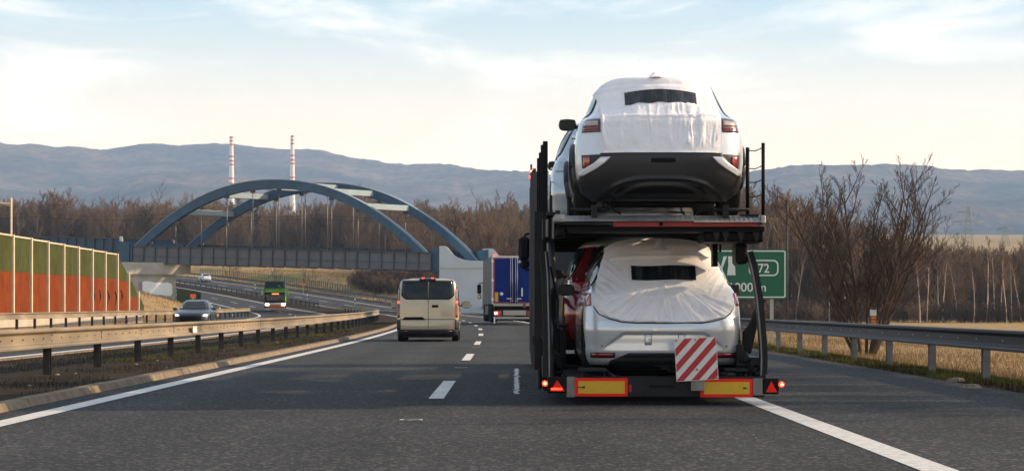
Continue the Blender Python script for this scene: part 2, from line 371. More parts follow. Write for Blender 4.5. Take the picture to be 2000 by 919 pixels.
# ground sheet
offs = [-3600,-2200,-1200,-700,-400,-250,-150,-100,-75,-60,-50,-42,-36,-33,-30,-27,-24.5,-22.5,-21.3,-20.9,-20.6,-15,-9.7,-9.45,-8.4,-7.5,-6.5,-5.5,-4.6,-4.35,1,7.1,7.5,8.3,9,9.6,11,13,16,19,22,27,33,40,50,60,75,95,120,150,200,300,450,700,1200,2200,3600]
gy = ys_list(-80, 3400)
V = []; 
for y in gy:
    for o_ in offs:
        x = D(max(y, -80)) + o_ + (mn.noise(Vector((o_*.3, y*.1, 0)))*.15 if abs(o_) > 9.6 else 0)
        V.append((x, y, ground(x, y) + (mn.noise(Vector((x*.05, y*.05, 3)))*.12 if o_ > 13 or o_ < -25 else 0)))
nC = len(offs); Fq = [(i*nC+j, i*nC+j+1, (i+1)*nC+j+1, (i+1)*nC+j) for i in range(len(gy)-1) for j in range(nC-1)]
def ground_mat():
    m = bpy.data.materials.new('terrain'); m.use_nodes = True; n = m.node_tree; p = n.nodes['Principled BSDF']; NN = n.nodes.new; K = n.links.new
    t = NN('ShaderNodeTexCoord'); p.inputs['Roughness'].default_value = .95; p.inputs['Specular IOR Level'].default_value = .1
    a = NN('ShaderNodeTexNoise'); a.inputs['Scale'].default_value = .9; a.inputs['Detail'].default_value = 10; a.inputs['Roughness'].default_value = .7; K(t.outputs['Object'], a.inputs['Vector'])
    b = NN('ShaderNodeTexNoise'); b.inputs['Scale'].default_value = .035; b.inputs['Detail'].default_value = 6; K(t.outputs['Object'], b.inputs['Vector'])
    r = NN('ShaderNodeValToRGB'); r.color_ramp.elements[0].position = .32; r.color_ramp.elements[0].color = (.19,.125,.055,1); r.color_ramp.elements[1].position = .68; r.color_ramp.elements[1].color = (.44,.31,.15,1)
    K(a.outputs['Fac'], r.inputs['Fac'])
    g = NN('ShaderNodeValToRGB'); g.color_ramp.elements[0].position = .52; g.color_ramp.elements[0].color = (0,0,0,1); g.color_ramp.elements[1].position = .66; g.color_ramp.elements[1].color = (1,1,1,1); K(b.outputs['Fac'], g.inputs['Fac'])
    mx = NN('ShaderNodeMix'); mx.data_type = 'RGBA'; K(g.outputs[0], mx.inputs['Factor']); K(r.outputs[0], mx.inputs['A']); mx.inputs['B'].default_value = (.13,.13,.045,1)
    K(mx.outputs['Result'], p.inputs['Base Color'])
    bp = NN('ShaderNodeBump'); bp.inputs['Strength'].default_value = .9; bp.inputs['Distance'].default_value = .15; K(a.outputs['Fac'], bp.inputs['Height']); K(bp.outputs[0], p.inputs['Normal'])
    return m
M['terrain'] = ground_mat()
nz_ = [0 if (offs[j] < -21 or offs[j] > 8.2) else 1 for i in range(len(gy)-1) for j in range(nC-1)]
link('ground', fastmesh('ground', V, Fq, [M['terrain'], M['soil']], True, np.array(nz_, np.int32)), kind='structure')

def strip(name, o0, o1, y0, y1, dz, m, parent=None, th=0.0, step=None, **pr):
    ys = [y for y in ys_list(-80, 560) if y0 < y < y1]; ys = [y0] + ys + [y1]
    V = []; 
    for y in ys: V += [tuple(rp(o0, y, dz)), tuple(rp(o1, y, dz))]
    Fq = [(2*i, 2*i+1, 2*i+3, 2*i+2) for i in range(len(ys)-1)]
    return link(name, fastmesh(name, V, Fq, m), parent, **pr)
strip('carriageway', -4.38, 7.35, -80, 560, 0, M['asphalt'], kind='structure')
strip('opposite_carriageway', -20.85, -9.55, -80, 560, 0, M['asphalt'], kind='structure')
# painted markings
mk = thing('road_marking', 'solid white edge line beside the kerb of the passing lane', 'road marking', (0,0,0), 0, 'painted lines on the motorway')
strip('line', -4.0, -3.75, -60, 540, .005, M['line'], mk)
mk = thing('road_marking', 'solid white line between the driving lane and the hard shoulder, under the trailer wheels', 'road marking', (0,0,0), 0, 'painted lines on the motorway')
strip('line', 3.56, 3.81, -60, 540, .005, M['line'], mk)
mk = thing('road_marking', 'solid white line by the central reserve on the oncoming carriageway', 'road marking', (0,0,0), 0, 'painted lines on the motorway')
strip('line', -10.12, -9.87, -60, 540, .005, M['line'], mk)
mk = thing('road_marking', 'solid white outer edge line of the oncoming carriageway', 'road marking', (0,0,0), 0, 'painted lines on the motorway')
strip('line', -17.0, -16.75, -60, 540, .005, M['line'], mk)
mk = thing('lane_dashes', 'broken white lane line between the van and the car carrier', 'road marking', (0,0,0), 0, 'painted lines on the motorway')
y = 24.87 - 18*4
while y < 400:
    strip('dash', -.09, .09, y, y+6, .005, M['line'], mk); y += 18
mk = thing('lane_dashes', 'broken white lane line of the oncoming carriageway', 'road marking', (0,0,0), 0, 'painted lines on the motorway')
y = 20
while y < 400:
    strip('dash', -13.5, -13.35, y, y+6, .005, M['line'], mk); y += 18
# old crooked paint trail
mb = MB(); pts = []
for i in range(41):
    y = 26.2 + i*.27; x = (1009 - U0)/F*y + .035*mn.noise(Vector((i*.9,0,0)))*2; wd = .03 + .022*mn.noise(Vector((i*1.7, 5, 0)))
    pts.append((x, y, wd))
for (x,y,wd) in pts: mb.v += [(x-wd,y,.006),(x+wd,y,.006)]
for i in range(40): mb.f.append((2*i,2*i+1,2*i+3,2*i+2)); mb.m.append(0); mb.sm.append(False)
mb.build('paint_spill', M['line'], label='crooked dribble of white paint on the lane beside the car carrier', category='paint mark')
# small cat-eye footprints (scraped marker spots)
for (u, v) in ((801,821),(900,718),(930,678)):
    yy = F*CH/(v-V0); x = (u-U0)*yy/F; mb = MB()
    mb.box(x-.095,x+.095,yy,yy+.035,.004,.007); mb.box(x-.105,x-.07,yy,yy+.20,.004,.0065); mb.box(x-.09,x+.11,yy+.21,yy+.235,.004,.007); mb.box(x+.085,x+.115,yy+.03,yy+.2,.004,.0062)
    mb.build('marker_spot', M['line_worn'], label={821:'worn white survey mark on the asphalt before the first lane dash',718:'small white survey mark on the asphalt behind the second lane dash',678:'small white survey mark on the asphalt by the third lane dash'}[v], category='paint mark', group='small survey marks on the asphalt')

# kerb stones along the passing lane
kr = thing('kerb', 'low concrete kerb between the passing lane and the planted median', 'kerb')
def kerb_stone(parent, o0, o1, y0, y1, h):
    mb = MB(); a0, a1, b0, b1 = rp(o0,y0), rp(o1,y0), rp(o0,y1), rp(o1,y1)
    c = Vector((.04 if o1 > o0 else 0, 0, 0))
    vs = [a0, a1, a1+Vector((-.05,0,h)), a0+Vector((0,0,h)), b0, b1, b1+Vector((-.05,0,h)), b0+Vector((0,0,h))]
    mb.add(vs, [(0,1,2,3),(7,6,5,4),(3,2,6,7),(1,5,6,2),(0,3,7,4)]); mb.build('kerb_stone', M['kerb'], parent)
y = 14.0
while y < 120:
    kerb_stone(kr, -4.58, -4.365, y, y+.985, .085 + random.uniform(-.004,.004)); y += 1.0
mb = MB()
while y < 330:
    a0,a1,b0,b1 = rp(-4.58,y),rp(-4.365,y),rp(-4.58,y+3),rp(-4.365,y+3); h=Vector((0,0,.085))
    mb.add([a0,a1,a1+h,a0+h,b0,b1,b1+h,b0+h],[(3,2,6,7),(1,5,6,2),(0,3,7,4)]); y += 3
mb.build('far_kerb', M['kerb'], kr, kind='stuff')
kr = thing('kerb', 'concrete kerb on the oncoming side of the median', 'kerb')
mb = MB(); y = 14
while y < 330:
    a0,a1,b0,b1 = rp(-9.62,y),rp(-9.36,y),rp(-9.62,y+3),rp(-9.36,y+3); h=Vector((0,0,.03))
    mb.add([a0,a1,a1+h,a0+h,b0,b1,b1+h,b0+h],[(3,2,6,7),(1,5,6,2),(0,3,7,4)]); y += 3
mb.build('kerb_run', M['kerb'], kr, kind='stuff')

# ------------------------------------------------------------ guardrails
def wprof(side):
    # (across towards road, height) W-beam 31 cm
    p = [(.0,.135),(.0,.155),(.074,.150),(.084,.140),(.084,.112),(.074,.098),(.016,.070),(.010,.060),(.010,-.060),(.016,-.070),(.074,-.098),(.084,-.112),(.084,-.140),(.074,-.150),(.0,-.155),(.0,-.135)]
    return [(side*a, b) for a, b in p]
def guardrail(label, off, side, y0, y1, top, mbeam, mpost, post_h=.75, double=False, ygap=4.0, bolts=True, post_w=.11, lead=None):
    g = thing('guardrail', label, 'guardrail', (0,0,0), 0, 'steel guardrails along the motorway')
    y = y0; k = 0
    while y < y1:
        ye = min(y+ygap, y1)
        mb = MB()
        for sd in ((side, -side) if double else (side,)):
            prof = wprof(sd); ns = 2; base = len(mb.v)
            lap = .004*sd*(k % 2)
            for i in range(ns+1):
                yy = y + (ye+.06-y)*i/ns
                o = lead(yy) if lead else off
                c = rp(o, yy, top-.155); c.x += sd*.05 + lap
                for a, b in prof: mb.v.append((c.x+a, yy, c.z+b))
            n = len(prof)
            for i in range(ns):
                for j in range(n-1): mb.f.append((base+i*n+j, base+(i+1)*n+j, base+(i+1)*n+j+1, base+i*n+j+1)); mb.m.append(0); mb.sm.append(False)
        if double:
            a, b = rp(off, y), rp(off, ye); z0 = top-.012; lp = .003*(k%2)
            mb.add([(a.x-.07,y,a.z+z0+lp),(a.x+.07,y,a.z+z0+lp),(b.x+.07,ye,b.z+z0+lp),(b.x-.07,ye,b.z+z0+lp),(a.x-.07,y,a.z+z0-.03),(a.x+.07,y,a.z+z0-.03),(b.x+.07,ye,b.z+z0-.03),(b.x-.07,ye,b.z+z0-.03)],
                   [(0,1,2,3),(0,4,5,1),(1,5,6,2),(3,2,6,7),(0,3,7,4)])
        mb.build('rail_beam', mbeam, g)
        o = lead(y+.12) if lead else off
        c = rp(o, y+.12)
        pb = MB(); wv = post_w/2
        zt = c.z+top-.06 if not double else c.z+top-.05
        gz = ground(c.x, c.y) - .15
        # C-section post: web + flanges
        pb.box(c.x-.03-.03*side, c.x+.03-.03*side, c.y-wv, c.y+wv, gz, zt); pb.box(c.x-.055, c.x+.045, c.y-wv-.006, c.y-wv+.004, gz, zt-.002); 
        pb.box(c.x-.05, c.x+.05, c.y+wv-.002, c.y+wv+.006, gz, zt-.004)
        if True: pb.box(c.x-.045 if side>0 else c.x-.06, c.x+.06 if side>0 else c.x+.045, c.y-.05, c.y+.05, c.z+top-.26, c.z+top-.05)
        pb.build('post', mpost, g)
        if bolts and y < 75:
            bb = MB()
            for q in range(6 if double else 3):
                yy = y + .14 + q*(.68 if double else 1.3) + (0 if double else .3*(k % 2)); xb = D(yy)+off+side*.05+side*.010
                for hz in ((.045, -.045) if q == 0 and double else (0.0,)): bb.box(min(xb, xb+side*.012), max(xb, xb+side*.012), yy-.022, yy+.022, E(yy)+top-.155+hz-.011, E(yy)+top-.155+hz+.011)
            if double:
                for q in (.12, .32): bb.box(D(y)+off-.02, D(y)+off+.02, y+q, y+q+.07, E(y)+top-.01, E(y)+top-.005)
            bb.build('bolt_row', M['bolt'] if double else M['bolt_pale'], g, kind='stuff')
        y += ygap; k += 1
    return g
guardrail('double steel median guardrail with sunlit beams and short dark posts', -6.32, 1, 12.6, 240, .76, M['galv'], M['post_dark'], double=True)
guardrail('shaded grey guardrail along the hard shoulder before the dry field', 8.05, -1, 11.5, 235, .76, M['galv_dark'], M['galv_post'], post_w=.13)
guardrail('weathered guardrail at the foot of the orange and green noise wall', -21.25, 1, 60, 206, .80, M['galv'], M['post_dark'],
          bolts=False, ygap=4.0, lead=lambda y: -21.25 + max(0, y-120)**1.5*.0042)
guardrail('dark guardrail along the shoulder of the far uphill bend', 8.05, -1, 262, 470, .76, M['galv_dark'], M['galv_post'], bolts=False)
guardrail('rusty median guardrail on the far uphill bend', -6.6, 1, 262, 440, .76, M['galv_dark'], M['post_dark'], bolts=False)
# white reflector sticker on median rail
p = rp(-6.32+.14, 47.0); MB().box(p.x-.004,p.x+.012,46.9,47.5,.60-.09+.0,.60+.06).build('rail_marker', M['white_ref'], label='small white number sticker on the face of the median guardrail', category='sticker')

# ------------------------------------------------------------ noise wall
nw = thing('noise_wall', 'tall noise wall of green panels over orange panels between pale posts', 'noise wall')
wy = [61+4*i for i in range(18)] + [132.6,136.2,139.8,142.6]
wy = [61+3.95*i for i in range(19)]           # up to 132.1
wx = lambda y: -24.9
tops = {}
yl = wy + [136.0, 139.5, 142.0]
def wtop(y): return lin(([60,105,132.5,136,139.5,142],[4.75,4.66,4.42,3.30,2.1,1.25]), y)
KO = np.random.default_rng(3)
def ribbed(x, y0, y1, z0a, z0b, z1a, z1b, ribs):
    mb = MB(); n = ribs*4; xs = []
    for i in range(n+1):
        t = i/n; k = i % 4; dx = .035 if k in (1,2) else 0
        yy = y0+(y1-y0)*t; mb.v += [(x+dx, yy, z0a+(z0b-z0a)*t), (x+dx, yy, z1a+(z1b-z1a)*t)]
    for i in range(n): mb.f.append((2*i+2,2*i,2*i+1,2*i+3)); mb.m.append(0); mb.sm.append(False)
    mb.box(x-.10, x-.004, y0, y1, min(z0a,z0b), min(z1a,z1b)-.01)
    return mb
for i in range(len(yl)-1):
    y0, y1 = yl[i]+.10, yl[i+1]-.10; x = wx(y0)
    g0 = ground(x, y0) - .1
    sp = 2.86 if y1 < 134 else (2.78 if y1 < 137.5 else 1.76)
    t0, t1 = wtop(yl[i])-.06, wtop(yl[i+1])-.06
    if y1 < 134: t0 = t1 = min(t0,t1)+.02
    dj = float(KO.uniform(-.03,.03))
    spb = sp if y1 < 141 else .4
    if y1 < 141: ribbed(x, y0, y1, g0, g0, sp+dj, sp+dj, 9).build('orange_panel', M['w_orange'], nw)
    ribbed(x+.006, y0, y1, spb+dj+.012, spb+dj+.012, t0, t1, 9).build('green_panel', M['w_green'], nw)
    if y1 < 134:
        MB().box(x-.11, x+.07, y0, y1, t0+.002, t0+.075).build('coping', M['b_greydk'] if False else M['w_post'], nw)
for i in range(len(yl)-2):
    y0, y1 = yl[i]+.004, yl[i+1]-.004; x = wx(y0); MB().box(x+.14, x+.34, y0, y1, ground(x, y0)-.3, E(y0)+.60, 0, .02).build('plinth_block', M['conc'], nw)
for y in yl[:-1]:
    x = wx(y); mb = MB(); z1 = wtop(y)+.05
    mb.box(x-.13, x+.13, y-.10, y-.075, ground(x,y)-.2, z1); mb.box(x+.10, x+.135, y-.10+.027, y+.10, ground(x,y)-.2, z1-.002); mb.box(x-.13, x+.098, y-.074, y+.09, ground(x,y)-.2, z1-.004)
    mb.build('post', M['w_post'], nw)
# spray marks on the orange panels
for j, (u, v0, v1) in enumerate(((183,568,592),(196,566,590),(212,568,592),(227,569,594),(238,567,590))):
    yy = F*24.8/(1000-u); mb = MB(); pts = []
    for k in range(9):
        t = k/8; z = CH+(V0-(v0+(v1-v0)*t))*yy/F; pts.append((-24.855, yy+.5*math.sin(t*math.pi)*(1 if j%2==0 else .6), z))
    mb.tube(pts, [.015+.05*math.sin(math.pi*min(1,t/8+.1)) for t in range(9)], 5); mb.build('spray_mark', M['spray'], nw)

# ------------------------------------------------------------ bridge
B0 = Vector((-44.15, 240, 0)); BD = Vector((36.05, -10, 0)); BO = Vector((4.9, 6.0, 0)); BSL = 1.06
BL = BD.length; bd = BD.normalized(); bn = Vector((bd.y, -bd.x, 0))    # towards the camera
ZB, ZTP = 6.12, 8.16
br = thing('arch_bridge', 'blue steel railway bridge with two tied arches over the motorway', 'bridge')
def bpt(t, z, o=Vector((0,0,0)), lat=0): return B0 + BD*t + o + bn*lat + Vector((0,0,z - BSL*t))
def boxbar(mb, pts, w, h, lat, mi=0):
    """box section following pts (in the vertical plane of the bridge), w lateral, h in-plane"""
    base = len(mb.v); k = len(pts)
    for i, p in enumerate(pts):
        d = (pts[min(i+1,k-1)]-pts[max(i-1,0)]).normalized(); nrm = lat.cross(d).normalized()
        for (a, b) in ((-1,-1),(1,-1),(1,1),(-1,1)): mb.v.append(tuple(p + lat*(w/2*a) + nrm*(h/2*b)))
    for i in range(k-1):
        for j in range(4): mb.f.append((base+i*4+j, base+i*4+(j+1)%4, base+(i+1)*4+(j+1)%4, base+(i+1)*4+j)); mb.m.append(mi); mb.sm.append(False)
    mb.f.append((base,base+1,base+2,base+3)); mb.m.append(mi); mb.sm.append(False)
    e = base+(k-1)*4; mb.f.append((e+3,e+2,e+1,e)); mb.m.append(mi); mb.sm.append(False)
def arch_z(t):
    s = (t-.5)/.5; return 6.3 + (15.36-6.3)*(1-abs(s)**2.15)
for o in (Vector((0,0,0)), BO):
    mb = MB(); pts = [bpt(t, arch_z(t), o) for t in np.linspace(-.004, 1.004, 49)]
    boxbar(mb, pts, .9, .98, bn); fix(mb.build('arch_rib', M['b_blue'], br))
    mb = MB(); pts = [bpt(t, arch_z(t)+.53, o) for t in np.linspace(.03, .985, 45)]
    boxbar(mb, pts, 1.0, .06, bn); fix(mb.build('top_flange', M['b_strut'], br))
    for k in range(11):
        t = .082+.0838*k
        MB().tube([bpt(t, ZTP-.1, o), bpt(t, arch_z(t)-.4, o)], .05, 6).build('hanger', M['hanger'], br)
        mb = MB(); c = bpt(t, arch_z(t)-.68, o); mb.box(c.x-.25,c.x+.25,c.y-.3,c.y+.3,c.z-.12,c.z+.22); mb.build('hanger_socket', M['b_greydk'], br)
for k in range(6):
    t = .19+.1142*k; a, b = bpt(t, arch_z(t)), bpt(t, arch_z(t), BO)
    if arch_z(t) < 8: continue
    mb = MB(); mb.bar(a+(b-a)*.05, b-(b-a)*.03, .85, .62); mb.build('strut', M['b_strut'], br)
def girder(o, t0, t1, zb, zt, mweb, mrib, step, mid=True, face=-1, name='girder'):
    """plate girder: recessed web panels between ribs; each panel a part"""
    L_ = BL*(t1-t0); n = max(1, round(L_/step))
    fl = MB()
    boxbar(fl, [bpt(t0, zb+.05, o), bpt(t1, zb+.05, o)], .62, .10, bn); boxbar(fl, [bpt(t0, zt-.05, o), bpt(t1, zt-.05, o)], .62, .10, bn)
    fix(fl.build(name+'_flange', mrib, br))
    for i in range(n):
        a, b = t0+(t1-t0)*(i+.04)/n, t0+(t1-t0)*(i+.96)/n
        mb = MB(); boxbar(mb, [bpt(a, (zb+zt)/2, o), bpt(b, (zb+zt)/2, o)], .10, zt-zb-.21, bn); fix(mb.build('web_panel', mweb, br))
    for i in range(n+1):
        t = t0+(t1-t0)*i/n; mb = MB(); c = bpt(t, 0, o); 
        boxbar(mb, [bpt(t-.03/BL*1.6, (zb+zt)/2, o), bpt(t+.03/BL*1.6, (zb+zt)/2, o)], .50, zt-zb-.206, bn); fix(mb.build('rib', mrib, br))
    if mid:
        mb = MB(); z = zb+(zt-zb)*.42
        boxbar(mb, [bpt(t0, z, o), bpt(t1, z, o)], .30, .06, bn); fix(mb.build('stiffener', mrib, br))
girder(bn*.75, 0.032, .985, ZB, ZTP, M['b_grey'], M['b_greydk'], 1.43)
girder(BO-bn*.55, 0.0, 1.0, ZB+.1, ZTP+.35, M['b_blue'], M['b_greydk'], 2.4, mid=False)
# deck between girders
mb = MB(); boxbar(mb, [bpt(-.02, ZB+.35, BO*.5+bn*.2), bpt(1.02, ZB+.35, BO*.5+bn*.2)], 4.2, .35, bn); fix(mb.build('deck', M['b_greydk'], br))
mb = MB()
for k in range(18):
    c = bpt(.03+.055*k, ZB+.08, BO*.5+bn*.2); mb.bar(c-bn*2.0, c+bn*2.0, .3, .3)
mb.build('cross_beam', M['b_greydk'], br, kind='stuff')
# rounded end plates at the arch feet
for t, s in ((-.004, 1), (1.004, -1)):
    for o in (bn*.45, BO+bn*.0):
        mb = MB(); pts = [bpt(t, ZB-.1, o), bpt(t+s*.022, ZB-.1, o), bpt(t+s*.022, 8.5, o), bpt(t-s*.012, 8.65, o), bpt(t-s*.012, ZB+.0, o)]
        q = [p + bn*.12 for p in pts]; n = len(pts); mb.add([*pts, *q], [tuple(range(n)), tuple(range(2*n-1,n-1,-1))]+[(i,(i+1)%n,n+(i+1)%n,n+i) for i in range(n)])
        fix(mb.build('end_plate', M['b_blue'], br))
# approach viaduct on the left
vd = thing('viaduct', 'dark blue plate girder viaduct behind the noise wall', 'bridge')
_br = br; br = vd
girder(Vector((0,0,0)), -1.9, -.012, 6.64, 8.98, M['b_blue'], M['b_greydk'], 1.15, name='girder')
girder(BO, -1.9, -.012, 6.64, 8.98, M['b_blue'], M['b_greydk'], 3.2, mid=False)
mb = MB(); boxbar(mb, [bpt(-1.9, 7.0, BO*.5), bpt(-.012, 7.0, BO*.5)], 4.2, .3, bn); fix(mb.build('deck', M['b_greydk'], vd))
c = bpt(-.012, 0, bn*.3); MB().box(c.x-.16,c.x+.16,c.y-.1,c.y+.1,7.9,9.2).build('joint_cover', M['conc_pale'], vd)
br = _br
# pier
pr = thing('bridge_pier', 'sunlit concrete pier with a wide crossbeam and white overpainted graffiti', 'pier')
Y1 = 240.0; A = lambda u, v, y=Y1: (at(u, v, y).x, at(u, v, y).z)
PA = R(38); pc = at(343, 0, Y1-1.0)                    # near right corner of the column; the wall runs back to the left
ex = Vector((-math.cos(PA), -math.sin(PA), 0)); en = Vector((math.sin(PA), -math.cos(PA), 0)); ex = Vector((-math.cos(PA), math.sin(PA)*-1, 0))
ex = Vector((-en.y*-1, en.x*-1, 0)) if False else Vector((en.y, -en.x, 0))      # along the face, to the left
def pslab(name, s0, s1, n0, n1, z0, z1, m, poly=None):
    """slab in pier coordinates: s along the face (leftwards), n out of the face"""
    mb = MB(); o_ = Vector((pc.x, pc.y, 0)); P_ = lambda s_, n_, z: o_ + ex*s_ + en*n_ + Vector((0,0,z))
    q = poly or [(s0,z0),(s1,z0),(s1,z1),(s0,z1)]; k = len(q)
    mb.add([P_(a,n1,z) for a,z in q]+[P_(a,n0,z) for a,z in q], [tuple(range(k)), tuple(range(2*k-1,k-1,-1))]+[(i,(i+1)%k,k+(i+1)%k,k+i) for i in range(k)])
    return fix(mb.build(name, m, pr))
zz_ = lambda v: CH+(V0-v)*(Y1-1)/F
pslab('column', 0, 6.0, -1.6, 0, -1, zz_(536)-.004, M['conc'])
pslab('crossbeam', 0,0, -2.0, .35, 0,0, M['conc'], poly=[(-1.75,zz_(513)),(-1.75,zz_(533)),(-.9,zz_(536)),(6.2,zz_(536)),(6.8,zz_(532)),(6.8,zz_(513))])
pslab('bearing', -1.4, -.5, -1.2, .1, zz_(513)+.003, zz_(510.5), M['conc'])
for zj in (541.5,): pslab('joint', .02, 5.98, -.0, .012, zz_(zj), zz_(zj-.6), M['kerb'])
def ppoly(us, n0, n1, m, name):
    q = []
    for u, v in us: s_ = (343-u)/75*5.45; q.append((s_, zz_(v)))
    return pslab(name, 0,0,n0,n1,0,0,m,poly=q)
ppoly([(285,551),(290,549),(300,550),(306,552),(312,551),(320,552),(328,551),(334,553),(337,558),(337,572),(334,578),(325,577),(316,575),(306,576),(297,574),(288,573),(285,568)], -.0, .05, M['white_wash'], 'overpaint')
ppoly([(279,552),(284,550),(284,570),(281,572),(278,562)], -.0, .03, M['purple'], 'graffiti')
# abutment on the right: pale concrete wing wall with a swept top
ab = thing('bridge_abutment', 'pale concrete wing wall, coloured with the blue of shade, with a swept top beside the arch foot', 'abutment')
YA = 229.0
top = [(858,480),(871,480),(876,486),(884,495),(894,502),(906,506.5),(920,508.5),(952,509)]
mb = MB(); poly = [A(u,v,YA) for u,v in top] + [A(952,640,YA), A(858,640,YA)]
mb.prism(poly, 'y', YA, YA+9); fix(mb.build('wing_wall', M['conc_pale'], ab))
mb = MB(); poly = [A(u,v+1.2 if v<500 else v+1.0,YA) for u,v in [(857,521),(952,523)]] ; a=A(857,522,YA); b=A(952.5,524,YA); mb.box(a[0],b[0],YA-.06,YA-.003,b[1],a[1]-.02); mb.build('wall_strip', M['conc'], ab)  # darker, warmer concrete strip across the wing wall
YA2 = 238
top2 = [(942,484),(962,484),(967,488),(973,496),(985,503),(1010,505)]
mb = MB(); poly = [A(u,v,YA2) for u,v in top2] + [A(1010,640,YA2), A(942,640,YA2)]
mb.prism(poly, 'y', YA2+2, YA2+6); fix(mb.build('rear_wing_wall', M['conc_pale'], ab))
# catenary mast behind the viaduct
mb = MB(); c = at(22, 470, 222); mb.tube([(c.x,222,2),(c.x,222,CH+(V0-386)*222/F)], .11, 8); mb.tube([(c.x,222,CH+(V0-397)*222/F),(c.x-2.6,222,CH+(V0-394)*222/F)], .07, 6); mb.tube([(c.x,222,CH+(V0-402)*222/F),(c.x-1.3,222,CH+(V0-396)*222/F)], .04, 6)
mb.build('catenary_mast', M['w_post'], label='pale railway mast with a side arm above the viaduct', category='mast')

# ------------------------------------------------------------ bare trees
def grow(seed, H, stems=1, spread=.25, levels=4, kids=(7,6,5,4), curve=.12, thick=.018, lean=0.0, low=.25, upward=.35, taper=1.0, len_f=.52, rmin=.004):
    r = random.Random(seed); segs = []
    def branch(p, d, ln, rad, lv):
        n = 5 if lv == 0 else (4 if lv == 1 else (3 if lv == 2 else 2)); pts = [p]; dd = d.copy()
        for i in range(n):
            dd = (dd + Vector((r.uniform(-1,1), r.uniform(-1,1), r.uniform(-.6,.8)))*curve + Vector((0,0,upward*.12))).normalized()
            pts.append(pts[-1] + dd*ln/n)
        for i in range(n):
            r0 = rad*(1-.72*i/n*taper); r1 = rad*(1-.72*(i+1)/n*taper)
            segs.append((pts[i], pts[i+1], max(rmin,r0), max(rmin*.8,r1), lv))
        if lv >= levels: return
        kn = kids[min(lv, len(kids)-1)]
        for k in range(kn):
            t = low + (1-low)*(k+.3+r.uniform(0,.7))/kn if lv == 0 else .18+.82*(k+r.random())/kn
            t = min(.98, t); i = min(n-1, int(t*n)); q = pts[i].lerp(pts[i+1], t*n-i)
            ax = (pts[i+1]-pts[i]).normalized(); a = r.uniform(0, 2*math.pi)
            side = ax.cross(Vector((math.cos(a), math.sin(a), .13))).normalized()
            nd = (ax*r.uniform(.45,.95) + side*r.uniform(.5,1.0) + Vector((0,0,upward))).normalized()
            branch(q, nd, ln*len_f*(1.12-.62*t)*r.uniform(.7,1.2), rad*(.44-.12*t), lv+1)
    for s in range(stems):
        a = 2*math.pi*s/stems + r.uniform(-.5,.5); sp = spread*r.uniform(.35,1.15) if stems > 1 else spread*.2
        d = Vector((math.cos(a)*sp+lean, math.sin(a)*sp, 1)).normalized()
        branch(Vector((math.cos(a)*.18*(stems>1), math.sin(a)*.18*(stems>1), -.25)), d, H*r.uniform(.72,1.0) if stems > 1 else H*.86, thick*H*r.uniform(.7,1.1), 0)
    return segs
def segmesh(name, segs, m, thin=1.0):
    V = np.zeros((len(segs)*6, 3), np.float32); Fq = np.zeros((len(segs)*3, 4), np.int32)
    for k, (p, q, r0, r1, lv) in enumerate(segs):
        d = (q-p).normalized(); up = Vector((0,0,1)) if abs(d.z) < .9 else Vector((1,0,0)); a = d.cross(up).normalized(); b = a.cross(d)
        for j in range(3):
            t = 2.0944*j; e = a*math.cos(t)+b*math.sin(t)
            V[k*6+j] = p + e*r0*thin; V[k*6+3+j] = q + e*r1*thin
        for j in range(3): Fq[k*3+j] = (k*6+j, k*6+(j+1)%3, k*6+3+(j+1)%3, k*6+3+j)
    return fastmesh(name, V, Fq, m, True)
def bare_tree(name, label, seed, loc, H, trunk_lv=0, mt=None, mc=None, group=None, thin=1.0, **kw):
    sg = grow(seed, H, **kw); a = [s for s in sg if s[4] <= trunk_lv]; b = [s for s in sg if s[4] > trunk_lv]
    t = thing(name, label, 'tree', loc, random.uniform(0,6.28) if kw.get('stems',1)==1 else 0, group)
    link('trunk', segmesh('trunk', a, mt or M['bark']), t); link('crown', segmesh('crown', b, mc or M['twig'], thin), t)
    return t
# big multi-stemmed willow on the right
Yw = 70.0; bx = at(1690, 0, Yw).x
bare_tree('willow_tree', 'large bare multi-stemmed willow behind the shaded guardrail', 12, (bx, Yw, ground(bx,Yw)), 6.3, trunk_lv=1, mt=M['bark'], mc=M['twig_dk'],
          stems=12, spread=.60, levels=4, kids=(11,7,6,5), curve=.10, thick=.0125, low=.14, upward=.46, len_f=.44, rmin=.0036)

